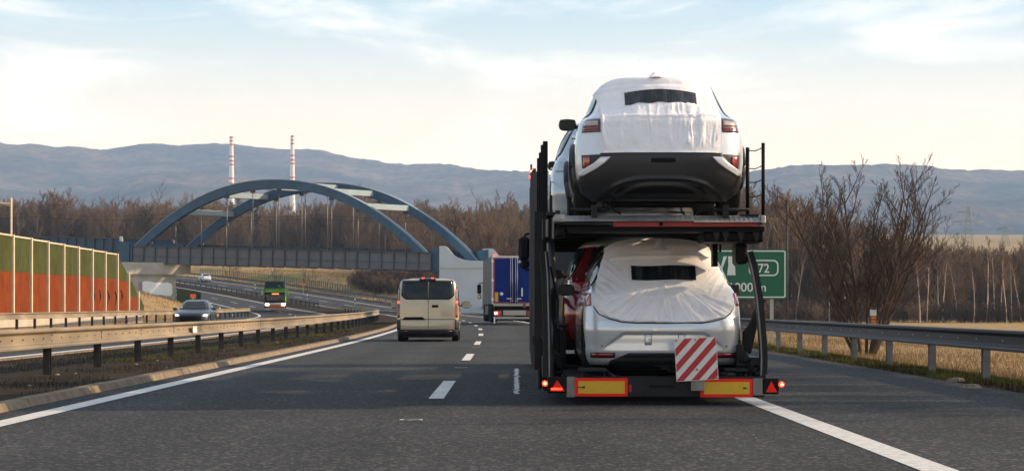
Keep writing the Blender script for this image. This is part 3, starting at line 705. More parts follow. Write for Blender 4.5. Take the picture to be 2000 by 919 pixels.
# low-poly stock for the woods
stock = []
hid = bpy.data.collections.new('stock')   # never linked to the scene
def stock_tree(seed, H, m, **kw):
    sg = grow(seed, H, **kw); return segmesh('woodland_tree', sg, m)
variants = [stock_tree(20+i, 12, [M['twig'],M['twig2'],M['twig_dk'],M['twig'],M['twig2']][i], stems=[1,3,1,2,4][i], spread=.3, levels=3, kids=(13,9,8), thick=.010, low=[.3,.1,.4,.2,.08][i], upward=.42, len_f=.42, rmin=.020) for i in range(5)]
bushes = [stock_tree(40+i, 3.2, [M['twig_dk'],M['twig2'],M['twig_dk']][i], stems=8, spread=.8, levels=3, kids=(7,6,4), thick=.012, low=.1, upward=.3, len_f=.5, rmin=.016) for i in range(3)]
def gn_scatter(name, meshes, pts, scl, label, group=None):
    """one object of kind stuff: instances of several meshes on points (geometry nodes)"""
    me = bpy.data.meshes.new(name); me.from_pydata([tuple(p) for p in pts], [], [])
    n = len(pts)
    a = me.attributes.new('sc', 'FLOAT_VECTOR', 'POINT'); a.data.foreach_set('vector', np.array([(s*random.uniform(.9,1.25), s*random.uniform(.9,1.25), s) for s in scl], np.float32).ravel())
    a = me.attributes.new('rot', 'FLOAT', 'POINT'); a.data.foreach_set('value', rng.uniform(0, 6.283, n).astype(np.float32))
    a = me.attributes.new('pick', 'INT', 'POINT'); a.data.foreach_set('value', rng.integers(0, len(meshes), n).astype(np.int32))
    o = link(name, me, kind='stuff', label=label)
    col = bpy.data.collections.new(name + '_stock')
    for i, m_ in enumerate(meshes):
        so_ = bpy.data.objects.new('twig_stock', m_); col.objects.link(so_)
    ng = bpy.data.node_groups.new(name, 'GeometryNodeTree')
    ng.interface.new_socket('Geometry', in_out='INPUT', socket_type='NodeSocketGeometry'); ng.interface.new_socket('Geometry', in_out='OUTPUT', socket_type='NodeSocketGeometry')
    A_ = ng.nodes.new; gi = A_('NodeGroupInput'); go = A_('NodeGroupOutput'); ip = A_('GeometryNodeInstanceOnPoints'); ci = A_('GeometryNodeCollectionInfo')
    ci.inputs['Collection'].default_value = col; ci.inputs['Separate Children'].default_value = True; ci.inputs['Reset Children'].default_value = True
    def na(nm, ty): x = A_('GeometryNodeInputNamedAttribute'); x.data_type = ty; x.inputs['Name'].default_value = nm; return x
    s_, r_, p_ = na('sc','FLOAT_VECTOR'), na('rot','FLOAT'), na('pick','INT'); cx = A_('ShaderNodeCombineXYZ')
    K = ng.links.new; K(gi.outputs[0], ip.inputs['Points']); K(ci.outputs[0], ip.inputs['Instance']); ip.inputs['Pick Instance'].default_value = True
    K(p_.outputs['Attribute'], ip.inputs['Instance Index']); K(r_.outputs['Attribute'], cx.inputs['Z']); K(cx.outputs[0], ip.inputs['Rotation']); K(s_.outputs['Attribute'], ip.inputs['Scale'])
    K(ip.outputs[0], go.inputs[0]); md = o.modifiers.new('scatter', 'NODES'); md.node_group = ng
    return o
def scatter_pts(n, urange, yrange, ok=lambda u,y:True, hs=lambda u,y:1.0):
    P, Sx = [], []
    while len(P) < n:
        u = random.uniform(*urange); y = random.uniform(*yrange)
        if not ok(u, y): continue
        x = (u-U0)*y/F; P.append((x, y, ground(x, y)-.1)); Sx.append(hs(u, y)*random.uniform(.78,1.15))
    return P, Sx
# woods behind the bridge (left and centre)
P, Sx = scatter_pts(1900, (-260,1120), (505,660), hs=lambda u,y: 1.13 + .07*math.sin(u*.02) + .10*mn.noise(Vector((u*.03,0,0))))
gn_scatter('woodland', variants, P, Sx, 'brown leafless woodland behind the arch bridge')
# woods on the right
P, Sx = scatter_pts(1000, (1380,2350), (285,460), hs=lambda u,y: (1.36 - .48*sstep(1500,1790,u) - .10*sstep(1790,1850,u)) + .08*mn.noise(Vector((u*.02,1,0))))
gn_scatter('woodland', variants, P, Sx, 'brown leafless woodland beyond the dry field')
# taller wood between bridge and carrier
P, Sx = scatter_pts(330, (780,1330), (330,470), ok=lambda u,y: (u-U0)*y/F > D(y)+30, hs=lambda u,y: .95)
gn_scatter('woodland', variants, P, Sx, 'tall leafless woodland behind the blue lorry')
# dark shrubs on the embankment under the bridge and elsewhere
P, Sx = scatter_pts(300, (600,1060), (275,345), ok=lambda u,y: (u-U0)*y/F > D(y)+13.5, hs=lambda u,y: .95)
gn_scatter('shrubbery', bushes, P, Sx, 'dark leafless shrubs on the bank below the bridge')
P, Sx = scatter_pts(240, (1370,2300), (262,300), hs=lambda u,y: .9)
gn_scatter('shrubbery', bushes, P, Sx, 'dark undergrowth at the edge of the wood beyond the dry field')
P, Sx = [], []
for y in np.arange(-14, 47, 1.15):
    for k in range(1):
        if mn.noise(Vector((y*.13, 3.3, 0))) < -.05: continue
        x = max(13.5, .244*y+6.5) + random.uniform(0, 9); P.append((x, float(y)+random.uniform(-.6,.6), ground(x, y)-.1)); Sx.append(random.uniform(.55,.85))
gn_scatter('roadside_thicket', variants, P, Sx, 'bare roadside thicket on the verge just outside the view')
# individual trees
def single(u, y, H, label, group, birch=False, seed=None, **kw):
    x = (u-U0)*y/F; s = seed or int(u*7)
    d = dict(stems=1, spread=.2, levels=3, kids=(12,6,5), thick=.0095, low=.35, upward=.5, len_f=.34, rmin=.016); d.update(kw)
    return bare_tree('birch_tree' if birch else 'bare_tree', label, s, (x,y,ground(x,y)), H, mt=M['birch'] if birch else M['bark'], mc=M['twig2'] if birch else M['twig'], group=group, **d)
gb = 'birch trees at the edge of the wood'
for i, (u, lab) in enumerate([(1797,'pale birch standing first past the willow at the wood edge'),(1810,'pale birch close behind the first birch past the willow'),(1833,'birch with a thick pale trunk, part of a close pair'),(1841,'birch with a leaning trunk, partner in a close pair'),
    (1902,'slim birch standing alone below the distant pylon'),(1926,'slim bent birch among the thin trunks past the pylon'),(1944,'birch with a crooked kinked trunk at the wood edge'),(1955,'thin birch beside the crooked kinked birch'),(1966,'thin upright birch at the wood edge before the last pylon'),(1978,'thin birch with a slanting trunk near the picture edge'),(1995,'birch at the wood edge where the photo ends'),
    (1554,'pale birch seen through the lower branches of the willow'),(1620,'pale birch trunk glimpsed behind the willow stems'),(1652,'second pale birch trunk glimpsed behind the willow stems'),(1870,'short birch between the close pair and the pylon')]):
    single(u, 262+3*(i%4), random.uniform(8.2,10.2), lab, gb, birch=True, thick=.013, lean=random.uniform(-.05,.05), curve=.07, kids=(9,5,4), low=.45)
gl = 'bare trees behind the bridge and lorry'
for i, (u, y, H, lab) in enumerate([(918,395,18.5,'tallest bare tree, rising above the wood behind the arch foot'),(895,400,14.5,'bare tree just beside the tallest one, toward the arch'),(942,390,14,'bare tree with a pale trunk between the arch foot and the lorry'),
    (960,380,13,'bare tree above the near edge of the blue lorry'),(982,385,13.5,'bare tree over the middle of the blue lorry'),(1006,380,13,'bare tree with a pale straight trunk over the blue lorry'),(1024,385,13,'bare tree close beside the carrier side frame'),(872,400,12,'bare tree over the swept wing wall')]):
    single(u, y, H, lab, gl, birch=(i in (2,5)), thick=.010)
for i, (u, H, lab) in enumerate([(35,17,'bare tree in the wood above the noise wall end of the viaduct'),(75,15.5,'round crowned bare tree above the noise wall'),(215,17.5,'wide bare tree between the mast and the arch foot'),(300,19.5,'pale tall bare tree above the arch foot'),(385,17,'bare tree over the near arch where it climbs')]):
    single(u, 498, H, lab, 'bare trees standing out of the wood over the viaduct', thick=.010, rmin=.028)
for i, (u, y, H, lab) in enumerate([(450,395,5.5,'small bare tree in front of the green fence under the bridge'),(462,398,5,'second small bare tree in front of the green fence under the bridge'),(541,372,4.2,'lone bare shrub on the pale field under the bridge'),(603,345,5,'dark shrub at the end of the green fence'),(905,240,4.2,'bare sapling in front of the swept wing wall')]):
    single(u, y, H, lab, 'small trees under the bridge', stems=3, spread=.4, levels=3, kids=(7,5,4), rmin=.014, low=.1, len_f=.45)

# ------------------------------------------------------------ grass
def blades(name, pts, h, wd, m, label=None, lean=.35):
    n = len(pts); P = np.array(pts, np.float32); a = rng.uniform(0, 6.283, n); hh = h*rng.uniform(.5,1.25,n); ww = wd*rng.uniform(.6,1.3,n)
    dx = np.cos(a)*ww; dy = np.sin(a)*ww; lx = rng.normal(0,lean,n)*hh; ly = rng.normal(0,lean,n)*hh
    V = np.zeros((n,3,3), np.float32); V[:,0] = P; V[:,0,0] -= dx; V[:,0,1] -= dy; V[:,1] = P; V[:,1,0] += dx; V[:,1,1] += dy
    V[:,2] = P; V[:,2,0] += lx; V[:,2,1] += ly; V[:,2,2] += hh; V[:,:2,2] -= .02
    Fc = np.arange(n*3).reshape(n,3)
    o = link(name, fastmesh(name, V.reshape(-1,3), Fc, m), kind='stuff')
    if label: o['label'] = label
    return o
def gpts(n, o0, o1, y0, y1, dens=None, thr=None, sc=.6):
    P = []; 
    while len(P) < n:
        y = y0 + (y1-y0)*random.random()**1.5; o_ = random.uniform(o0, o1); x = D(y)+o_
        if thr is not None and mn.noise(Vector((x*sc, y*sc*.5, 7))) < thr: continue
        P.append((x, y, ground(x, y)))
    return P
blades('grass', gpts(26000, 7.42, 9.2, 16, 110, thr=-.05), .085, .006, M['blade_green'], 'green and yellow verge grass under the shaded guardrail')
blades('grass', gpts(26000, 7.30, 8.9, 16, 110, thr=-.2, sc=1.1), .075, .006, M['blade_dark'], 'dead brown grass along the hard shoulder edge')
blades('grass', gpts(110000, 8.9, 34, 22, 190), .19, .010, M['blade_dry'], 'tall dry yellow grass of the field')
blades('grass', gpts(24000, -9.3, -4.75, 14, 130, thr=-.1), .06, .006, M['blade_dark'], 'dead grass on the central reserve')
blades('grass', gpts(17000, -8.8, -4.9, 14, 130, thr=.22, sc=.5), .06, .006, M['blade_green'], 'patches of green grass on the central reserve')
blades('grass', gpts(9000, -36, -21.6, 128, 260, thr=-.1), .22, .02, M['blade_dry'], 'dry grass on the bank below the pier')
blades('grass', [(x,y,ground(x,y)) for x,y in ((D(yy)+oo, yy) for yy,oo in zip(rng.uniform(262,420,30000), rng.uniform(9,60,30000)))], .45, .035, M['blade_dry'], 'dry grass on the slope beyond the bridge')
# pebbles on the median and verge
for i,(u,v,lab) in enumerate(((1868,744,'flat pale stone lying on the verge below the guardrail'),(1898,757,'thin pale stone at the asphalt edge, beyond the flat stone'))):
    y = F*CH/(v-V0); c = at(u,v,y); mb = MB(); n=9
    ring = [(c.x+math.cos(k*.698)*.14*(1+.3*math.sin(k*2.1)), y+math.sin(k*.698)*.09, .0) for k in range(n)]
    rt = [(c.x+(x-c.x)*.7, y+(q-y)*.7, .05) for x,q,_ in ring]
    mb.add(ring+rt+[(c.x,y,.058)], [(k,(k+1)%n,n+(k+1)%n,n+k) for k in range(n)]+[(n+k,n+(k+1)%n,2*n) for k in range(n)]); mb.build('stone', M['stone'], label=lab, category='stone')

for i in range(9):
    y = random.uniform(24, 62); o_ = random.uniform(-6.1, -4.9); c = rp(o_, y, .05); mb = MB(); n = 7; rr = random.uniform(.018,.038)
    ring_ = [(c.x+math.cos(k*.8976)*rr*(1+.3*math.sin(k*2.1+i)), y+math.sin(k*.8976)*rr, c.z) for k in range(n)]; top_ = [(c.x+(a-c.x)*.6, y+(b_-y)*.6, c.z+rr*.6) for a,b_,_ in ring_]
    mb.add(ring_+top_, [(k,(k+1)%n,n+(k+1)%n,n+k) for k in range(n)]+[tuple(range(n,2*n))]); mb.build('pebble', M['stone'], label='small pale pebble lying on the dark central reserve', category='pebble', group='pebbles on the central reserve')
for k_,(va,vb) in enumerate(((414,421),(421,428))):
    a_, b2_ = at(-200,va,247), at(905,vb,236); pts_ = [a_.lerp(b2_, t/24)+Vector((0,0,-.35*abs(math.sin(t/24*math.pi*4)))) for t in range(25)]
    MB().tube(pts_, .022, 4).build('overhead_wire', M['post_dark'], label=['upper railway wire strung above the arch bridge deck','lower railway wire strung above the arch bridge deck'][k_], category='wire')
# ------------------------------------------------------------ hills and far things
RL = ([-900,-300,0,60,105,140,200,290,350,450,480,560,620,700,800,880,900,1035,1150,1300,1400,1490,1560,1650,1780,1830,1900,2000,2300,3000],
      [300,285,278,280,285,283,291,279,281,278,283,290,292,308,318,319,325,335,348,352,342,329,321,319,320,325,330,331,335,350])
def hill_mesh():
    us = np.linspace(-900, 3000, 560); rows = 70; V = []
    for r_ in range(rows):
        t = r_/(rows-1)
        for u in us:
            y0 = 3150; yr = 6200 + 500*math.sin(u*.003); y = y0 + (yr-y0)*min(1, t/.86)
            if t > .86: y = yr + (t-.86)*12000
            x = (u-U0)*y/F; rh = CH + (V0-interp(RL, u))*yr/F
            s = min(1, t/.86)
            r = sstep(-.03,.07,x/y); base = 30*(1-r)+112*r
            if s < 1 or t <= .86:
                sp = mn.fractal(Vector((x*.0011, y*.0009, 2)), 1.0, 2.1, 5)
                k = s**(1.25 if u < 1200 else 1.9)
                foot = base if s > 0 else base-4
                z = foot + (rh-foot)*k + sp*115*math.sin(math.pi*min(1,s))**1.0*(1.1-.5*s)
                # flatten early part (plain)
                if u > 1200 and s < .35: z = foot + (rh-foot)*k + sp*25*s
                if s > .93: z += mn.noise(Vector((x*.02, y*.004, 0)))*7*(s-.93)/.07 + mn.noise(Vector((x*.07, 0, 0)))*4*(s-.93)/.07
                z = min(z, rh*(y/yr)+ 6*mn.noise(Vector((x*.05,1,0)))) 
            else: z = rh - (t-.86)*2500
            V.append((x, y, z))
    n = len(us); Fq = [(i*n+j, i*n+j+1, (i+1)*n+j+1, (i+1)*n+j) for i in range(rows-1) for j in range(n-1)]
    m = bpy.data.materials.new('hill_cover'); m.use_nodes = True; nn = m.node_tree; p = nn.nodes['Principled BSDF']; p.inputs['Roughness'].default_value = 1; p.inputs['Specular IOR Level'].default_value = 0
    t = nn.nodes.new('ShaderNodeTexCoord')
    a = nn.nodes.new('ShaderNodeTexNoise'); a.inputs['Scale'].default_value = .0034; a.inputs['Detail'].default_value = 10; a.inputs['Roughness'].default_value = .68; nn.links.new(t.outputs['Object'], a.inputs[0])
    r = nn.nodes.new('ShaderNodeValToRGB'); e = r.color_ramp.elements; e[0].position = .36; e[0].color = (.020,.022,.018,1); e[1].position = .66; e[1].color = (.15,.115,.080,1)
    x = e.new(.50); x.color = (.085,.060,.045,1); x = e.new(.585); x.color = (.13,.092,.066,1)
    nn.links.new(a.outputs['Fac'], r.inputs[0])
    mp = nn.nodes.new('ShaderNodeMapping'); mp.inputs['Scale'].default_value=(1,.35,1); nn.links.new(t.outputs['Object'], mp.inputs[0])
    f = nn.nodes.new('ShaderNodeTexNoise'); f.inputs['Scale'].default_value = .042; f.inputs['Detail'].default_value = 6; nn.links.new(mp.outputs[0], f.inputs[0])
    mr_ = nn.nodes.new('ShaderNodeMapRange'); mr_.inputs['From Min'].default_value=.3; mr_.inputs['From Max'].default_value=.7; mr_.inputs['To Min'].default_value=.45; mr_.inputs['To Max'].default_value=1.5; nn.links.new(f.outputs['Fac'], mr_.inputs[0])
    vs = nn.nodes.new('ShaderNodeVectorMath'); vs.operation='SCALE'; nn.links.new(r.outputs[0], vs.inputs[0]); nn.links.new(mr_.outputs[0], vs.inputs['Scale']); nn.links.new(vs.outputs[0], p.inputs['Base Color'])
    link('hills', fastmesh('hills', V, Fq, m, True), kind='structure')
hill_mesh()
for u, vt, wd, lab in ((452,267,3.5,'red and white banded chimney nearer the wood edge above the near arch'),(571,265,3.3,'red and white banded chimney rising behind the crown of the arch')):
    Yc = 2900; c = thing('power_station_chimney', lab, 'chimney', (0,0,0), 0, 'banded power station chimneys')
    x = (u-U0)*Yc/F; zt = CH+(V0-vt)*Yc/F; zb = 0; s = Yc/F
    bands = [(0,3,'r'),(3,7,'w'),(7,10,'r'),(10,14,'w'),(14,17,'r'),(17,37,'w'),(37,40,'r'),(40,46,'w'),(46,49,'r'),(49,53,'w'),(53,56,'r'),(56,80,'w'),(80,83,'r'),(83,90,'w'),(90,93,'r'),(93,99,'w'),(99,103,'r'),(103,400,'w')]
    for a, b, k in bands:
        z1 = zt-a*s; z0 = max(zb, zt-b*s)
        ra = (wd+ a*.018)*s; rb = (wd+min(b,330)*.018)*s
        MB().lathe([(z0,rb),(z1,ra)], (x,Yc,0), 'z', 20).build('band', M['chim_r' if k=='r' else 'chim_w'], c)
    MB().lathe([(zt,wd*s),(zt+.5,wd*s*.6),(zt+.5,0)], (x,Yc,0), 'z', 20).build('rim', M['bolt'], c)
for u, vt, vb, Yp, lab in ((1891,402,560,1000,'grey lattice pylon with three crossarms on the plain'),(1812,432,520,1300,'faint slim pylon beyond the willow'),(1963,440,520,1300,'faint slim pylon near the end of the plain')):
    x = (u-U0)*Yp/F; zt = CH+(V0-vt)*Yp/F; zb = ground(x,Yp); mb = MB(); hw = 2.6
    for sx in (-1,1):
        for sy in (-1,1): mb.tube([(x+sx*hw,Yp+sy*hw,zb),(x+sx*.35,Yp+sy*.35,zt)], .16, 4)
    k = 12
    for i in range(k):
        a = i/k; b = (i+1)/k; wa = hw+(.35-hw)*a; wb = hw+(.35-hw)*b; za = zb+(zt-zb)*a; z_ = zb+(zt-zb)*b
        mb.tube([(x-wa,Yp,za),(x+wb,Yp,z_)], .10, 4); mb.tube([(x+wa,Yp,za),(x-wb,Yp,z_)], .10, 4)
    for dz, hl in ((3,5),(7.5,7.5)) if u == 1891 else ((2,5),):
        z = zt-dz; mb.tube([(x-hl,Yp,z),(x,Yp,z+.9),(x+hl,Yp,z)], .17, 4); mb.tube([(x-hl,Yp,z),(x+hl,Yp,z-.2)], .17, 4)
        for q in (-hl,-hl*.5,hl*.5,hl): mb.tube([(x+q,Yp,z),(x+q,Yp,z-1.6)], .14, 4)
    mb.build('pylon', M['pylon'], label=lab, category='pylon', group='power pylons on the plain')
# dark slim pole behind the sign
y = 150; c = at(1537,0,y); MB().tube([(c.x,y,-1.2),(c.x,y,CH+(V0-391)*y/F)], .09, 8).build('utility_pole', M['post_dark'], label='slim dark pole rising behind the green exit sign', category='pole')
# green mesh fence on the far slope
fn = thing('mesh_fence', 'green mesh fence along the slope beyond the bridge', 'fence')
pts_f = [(at(u,v,y).x, y) for u,v,y in ((392,0,420),(440,0,405),(480,0,392),(520,0,380),(560,0,368),(600,0,352),(640,0,338),(690,0,322))]
for i in range(len(pts_f)-1):
    (xa,ya),(xb,yb) = pts_f[i],pts_f[i+1]; n = 10
    for k in range(n):
        x = xa+(xb-xa)*k/n; y = ya+(yb-ya)*k/n; z = ground(x,y); MB().box(x-.035,x+.035,y-.035,y+.035,z-.1,z+1.7).build('fence_post', M['fence_green'], fn)
        x2 = xa+(xb-xa)*(k+1)/n; y2 = ya+(yb-ya)*(k+1)/n; mb = MB()
        for q in range(5):
            t = (q+.5)/5; xx = x+(x2-x)*t; yy = y+(y2-y)*t; zz = ground(xx,yy); mb.box(xx-.008,xx+.008,yy-.01,yy+.01,zz,zz+1.6)
        for hz in (.3,.9,1.55): mb.bar((x,y,ground(x,y)+hz),(x2,y2,ground(x2,y2)+hz),.02,.025)
        mb.build('mesh_panel', M['fence_green'], fn, kind='stuff')

# ------------------------------------------------------------ vehicles: shared body builder
class Body:
    """plan-sliced body. rows: (z, half width, rear y, front y, rear rounding, front rounding); rear at y=0, +y forward"""
    def __init__(s, rows, n=2.6, drear=None, dside=None):
        s.rows = rows; s.n = n; zs = [r[0] for r in rows]; s.tabs = [(zs, [r[k] for r in rows]) for k in range(1, 6)]; s.z0, s.z1 = zs[0], zs[-1]
        s.drear = drear or (lambda x, z: 0.0); s.cache = {}
    def par(s, z):
        z = min(s.z1, max(s.z0, z)); k = round(z, 5)
        if k not in s.cache: s.cache[k] = tuple(interp(t, z) for t in s.tabs)
        return s.cache[k]
    def yr(s, x, z):
        W, R_, F_, a, b = s.par(z); q = min(.9995, abs(x)/max(W, 1e-4)); return R_ + a*(1-(1-q**s.n)**(1/s.n)) + s.drear(x, z)
    def yf(s, x, z):
        W, R_, F_, a, b = s.par(z); q = min(.9995, abs(x)/max(W, 1e-4)); return F_ - b*(1-(1-q**s.n)**(1/s.n))
    def xs(s, y, z):
        W, R_, F_, a, b = s.par(z); q = 0
        if y < R_+a: q = min(.9995, (R_+a-y)/a)
        elif y > F_-b: q = min(.9995, (y-F_+b)/b)
        return W*(1-q**s.n)**(1/s.n)
    def mesh(s, name, m, parent, nz=44, na=16, ns=26, wheels=(), wr=.36, arch=1.12, zl=None):
        zs = zl or list(np.linspace(s.z0, s.z1, nz)); ring = None; V = []; rows = []
        for z in zs:
            W, R_, F_, a, b = s.par(z); pts = []
            for i in range(na+1):
                th = math.pi/2*i/na; x = W*max(0, math.sin(th))**(2/s.n); y = R_ + a*(1-max(0, math.cos(th))**(2/s.n)); pts.append((x, y+s.drear(x, z)*(1-(i/na)**6)))
            for i in range(1, ns): 
                t = i/ns; pts.append((W, (R_+a)*(1-t)+(F_-b)*t))
            for i in range(na, -1, -1):
                th = math.pi/2*i/na; pts.append((W*max(0, math.sin(th))**(2/s.n), F_ - b*(1-max(0, math.cos(th))**(2/s.n))))
            rows.append([(x, y, z) for x, y in pts])
        n = len(rows[0]); mb = MB()
        for sg in (1, -1):
            base = len(mb.v); mb.v += [(sg*x, y, z) for r in rows for x, y, z in r]
            for i in range(len(rows)-1):
                for j in range(n-1):
                    c = [rows[i][j], rows[i+1][j+1]]; cy = (c[0][1]+c[1][1])/2; cz = (c[0][2]+c[1][2])/2
                    if rows[i][j][0] > .5*rows[i][-1][0] and any((cy-wy_)**2+(cz-wz)**2 < (wr*arch)**2 for wy_, wz in wheels) and rows[i][j][0] > .6*s.par(zs[i])[0]: continue
                    q = (base+i*n+j, base+i*n+j+1, base+(i+1)*n+j+1, base+(i+1)*n+j)
                    mb.f.append(q if sg > 0 else q[::-1]); mb.m.append(0); mb.sm.append(True)
            # roof and floor
        top = [(x, y, z) for x, y, z in rows[-1]]; k = len(top)
        mb.v += top + [(-x, y, z) for x, y, z in top]; b2 = len(mb.v)-2*k
        for j in range(k-1): mb.f.append((b2+j, b2+j+1, b2+k+j+1, b2+k+j)); mb.m.append(0); mb.sm.append(True)
        bot = rows[0]; mb.v += list(bot) + [(-x, y, z) for x, y, z in bot]; b3 = len(mb.v)-2*k
        for j in range(k-1): mb.f.append((b3+j+1, b3+j, b3+k+j, b3+k+j+1)); mb.m.append(0); mb.sm.append(True)
        # weld centre seams
        o = mb.build(name, m, parent)
        import bmesh; bm = bmesh.new(); bm.from_mesh(o.data); bmesh.ops.remove_doubles(bm, verts=bm.verts, dist=.0006); bm.to_mesh(o.data); bm.free()
        for p_ in o.data.polygons: p_.use_smooth = True
        return o
    def pt(s, kind, a, z, off):
        e = .004
        if kind in ('rear', 'front'):
            f = s.yr if kind == 'rear' else s.yf; y = f(a, z); fx = (f(a+e, z)-f(a-e, z))/(2*e); fz = (f(a, z+e)-f(a, z-e))/(2*e)
            fx = max(-6, min(6, fx)); fz = max(-4, min(4, fz)); sg = -1 if kind == 'rear' else 1
            nrm = Vector((-sg*fx, sg, -sg*fz)).normalized(); return Vector((a, y, z)) + nrm*off
        sg = 1 if kind == 'side+' else -1; g = s.xs; x = g(a, z); gy = max(-5, min(5, (g(a+e, z)-g(a-e, z))/(2*e))); gz = max(-5, min(5, (g(a, z+e)-g(a, z-e))/(2*e)))
        nrm = Vector((1, -gy, -gz)).normalized(); p = Vector((x, a, z)) + nrm*off; return Vector((sg*p.x, p.y, p.z))
    def patch(s, name, m, parent, kind, z0, z1, lo, hi, off=.006, rows=10, cols=12, disp=None, edge=True, **pr):
        """surface patch between curves lo(z), hi(z) (tables or numbers) lifted `off` off the body, with rim"""
        fl = (lambda z: lin(lo, z)) if isinstance(lo, (tuple, list)) else (lambda z: lo)
        fh = (lambda z: lin(hi, z)) if isinstance(hi, (tuple, list)) else (lambda z: hi)
        G = []
        for i in range(rows+1):
            z = z0+(z1-z0)*i/rows; r = []
            for j in range(cols+1):
                a = fl(z)+(fh(z)-fl(z))*j/cols; d = disp(a, z) if disp else 0
                r.append(s.pt(kind, a, z, off+d))
            G.append(r)
        mb = MB(); n = cols+1; mb.v = [tuple(p) for r in G for p in r]
        for i in range(rows):
            for j in range(cols): mb.f.append((i*n+j, i*n+j+1, (i+1)*n+j+1, (i+1)*n+j)); mb.m.append(0); mb.sm.append(True)
        if edge:
            rim = [(0, j) for j in range(n)] + [(i, n-1) for i in range(1, rows+1)] + [(rows, j) for j in range(n-2, -1, -1)] + [(i, 0) for i in range(rows-1, 0, -1)]
            b = len(mb.v)
            for (i, j) in rim:
                z = z0+(z1-z0)*i/rows; a = fl(z)+(fh(z)-fl(z))*j/cols; mb.v.append(tuple(s.pt(kind, a, z, -.012)))
            k = len(rim)
            for q in range(k):
                i1, j1 = rim[q]; i2, j2 = rim[(q+1) % k]; mb.f.append((i1*n+j1, b+q, b+(q+1) % k, i2*n+j2)); mb.m.append(0); mb.sm.append(False)
        o = mb.build(name, m, parent, **pr)
        # orient
        me = o.data
        c = G[rows//2][cols//2]; ref = (s.pt(kind, (fl((z0+z1)/2)+fh((z0+z1)/2))/2, (z0+z1)/2, 1.0) - c)
        if me.polygons[(rows//2)*cols + cols//2].normal.dot(ref) < 0: me.flip_normals()
        return o
def wheel(parent, x, y, r, w, side, spokes=5, rimm=None, dual=False):
    mb = MB(); t = w/2
    prof = [(-t*.7, r*.62), (-t, r*.70), (-t, r*.90), (-t*.8, r*.985), (-t*.3, r), (t*.3, r), (t*.8, r*.985), (t, r*.90), (t, r*.70), (t*.7, r*.62)]
    tyre = mb.lathe(prof, (x, y, r), 'x', 28).build('wheel', M['rubber'], parent)
    rb = MB(); xo = x + side*t*.62
    rb.lathe([(0, r*.66), (side*.02, r*.64), (side*.02, r*.58), (-side*.05, r*.56), (-side*.05, 0)], (xo, y, r), 'x', 28)
    for k in range(spokes):
        a = 6.283*k/spokes; c, s_ = math.cos(a), math.sin(a); p = Vector((xo, y+c*r*.08, r+s_*r*.08)); q = Vector((xo+side*.01, y+c*r*.60, r+s_*r*.60)); rb.bar(p, q, .03, r*.16)
    rb.lathe([(side*.025, 0), (side*.025, r*.13), (-side*.03, r*.15)], (xo, y, r), 'x', 16)
    rb.build('rim', rimm or M['rim'], tyre)
    return tyre
def mirror(parent, x, y, z, side, m, sc=1.0, glass=None):
    mb = MB(); w_, h_, d_ = .20*sc, .135*sc, .09*sc
    prof = []
    nu, nv = 12, 8; base = 0
    for i in range(nv+1):
        ph = math.pi*i/nv
        for j in range(nu):
            th = 2*math.pi*j/nu; sx = math.copysign(abs(math.cos(th))**.7, math.cos(th)); sz = math.copysign(abs(math.sin(th))**.7, math.sin(th))
            r_ = math.sin(ph)**.5; mb.v.append((x+side*w_*.62+sx*w_*.5*r_, y-math.cos(ph)*d_*.5, z+sz*h_*.5*r_))
    for i in range(nv):
        for j in range(nu): mb.f.append((i*nu+j, i*nu+(j+1)%nu, (i+1)*nu+(j+1)%nu, (i+1)*nu+j)); mb.m.append(0); mb.sm.append(True)
    mb.bar((x-side*.02, y+.02, z-.04), (x+side*w_*.25, y, z-.02), .05, .04)
    o = fix(mb.build('mirror', m, parent))
    g = MB(); g.box(x+side*w_*.62-w_*.42, x+side*w_*.62+w_*.42, y-d_*.5-.004, y-d_*.5+.004, z-h_*.40, z+h_*.40, 0, .003); g.build('mirror_glass', glass or M['mirror_dark'], o)
    return o
def underbody(parent, W, y0, y1, z0, z1):
    MB().box(-W, W, y0, y1, z0, z1).build('underbody', M['seam'], parent)

def px_local(Y, Xc, Zg):
    s = F/Y; return (lambda u: (u-U0)/s - Xc), (lambda v: CH+(V0-v)/s - Zg)
def tab(*pv): 
    pv = sorted(pv); return ([p[0] for p in pv], [p[1] for p in pv])

# ============================================================ car carrier
XL, XR = .345, 2.80; TC = (XL+XR)/2
tr = thing('car_carrier_trailer', 'double deck car carrier trailer loaded with cars, striped warning board at its rear', 'trailer', (0,0,0))
def P(name, mb, m, parent=tr, **k): return mb.build(name, m, parent, **k)
ZD = 2.10    # upper deck wheel level
# rear bumper
P('bumper_beam', MB().pbox(1107,735,1493,775,23.3,23.55,0,.012), M['black2'])
P('bumper_slot', MB().pbox(1268,751,1316,757,23.296,23.31), M['seam'])
P('bumper_end', MB().pbox(1107,735,1123,774.5,23.285,23.30), M['galv_post']); P('bumper_end', MB().pbox(1471,738,1492,771,23.285,23.30), M['galv_post'])
def board(u0, v0, u1, v1):
    b = P('reflector_board', MB().pbox(u0,v0,u1,v1,23.27,23.285,0,.003), M['red_ref'])
    MB().pbox(u0+7,v0+6,u1-6,v1-6,23.264,23.269).build('yellow_panel', M['yel_ref'], b)
    for uu in (u0+3,(u0+u1)/2,u1-3):
        for vv in (v0+3,v1-3): MB().pbox(uu-.9,vv-.9,uu+.9,vv+.9,23.262,23.27).build('rivet', M['bolt'], b)
    return b
b = board(1122.5,737.5,1226,773.5); mb = MB(); mb.tube([at(1134,755,23.262), at(1142,755,23.262)], [.004,.016], 6); mb.tube([at(1128,755,23.261),at(1134,755,23.261)],.006,5); mb.build('latch', M['bolt'], b)
b = board(1368,739,1470,775); mb = MB(); mb.tube([at(1452,757,23.262), at(1460,757,23.262)], [.016,.004], 6); mb.build('latch', M['bolt'], b)
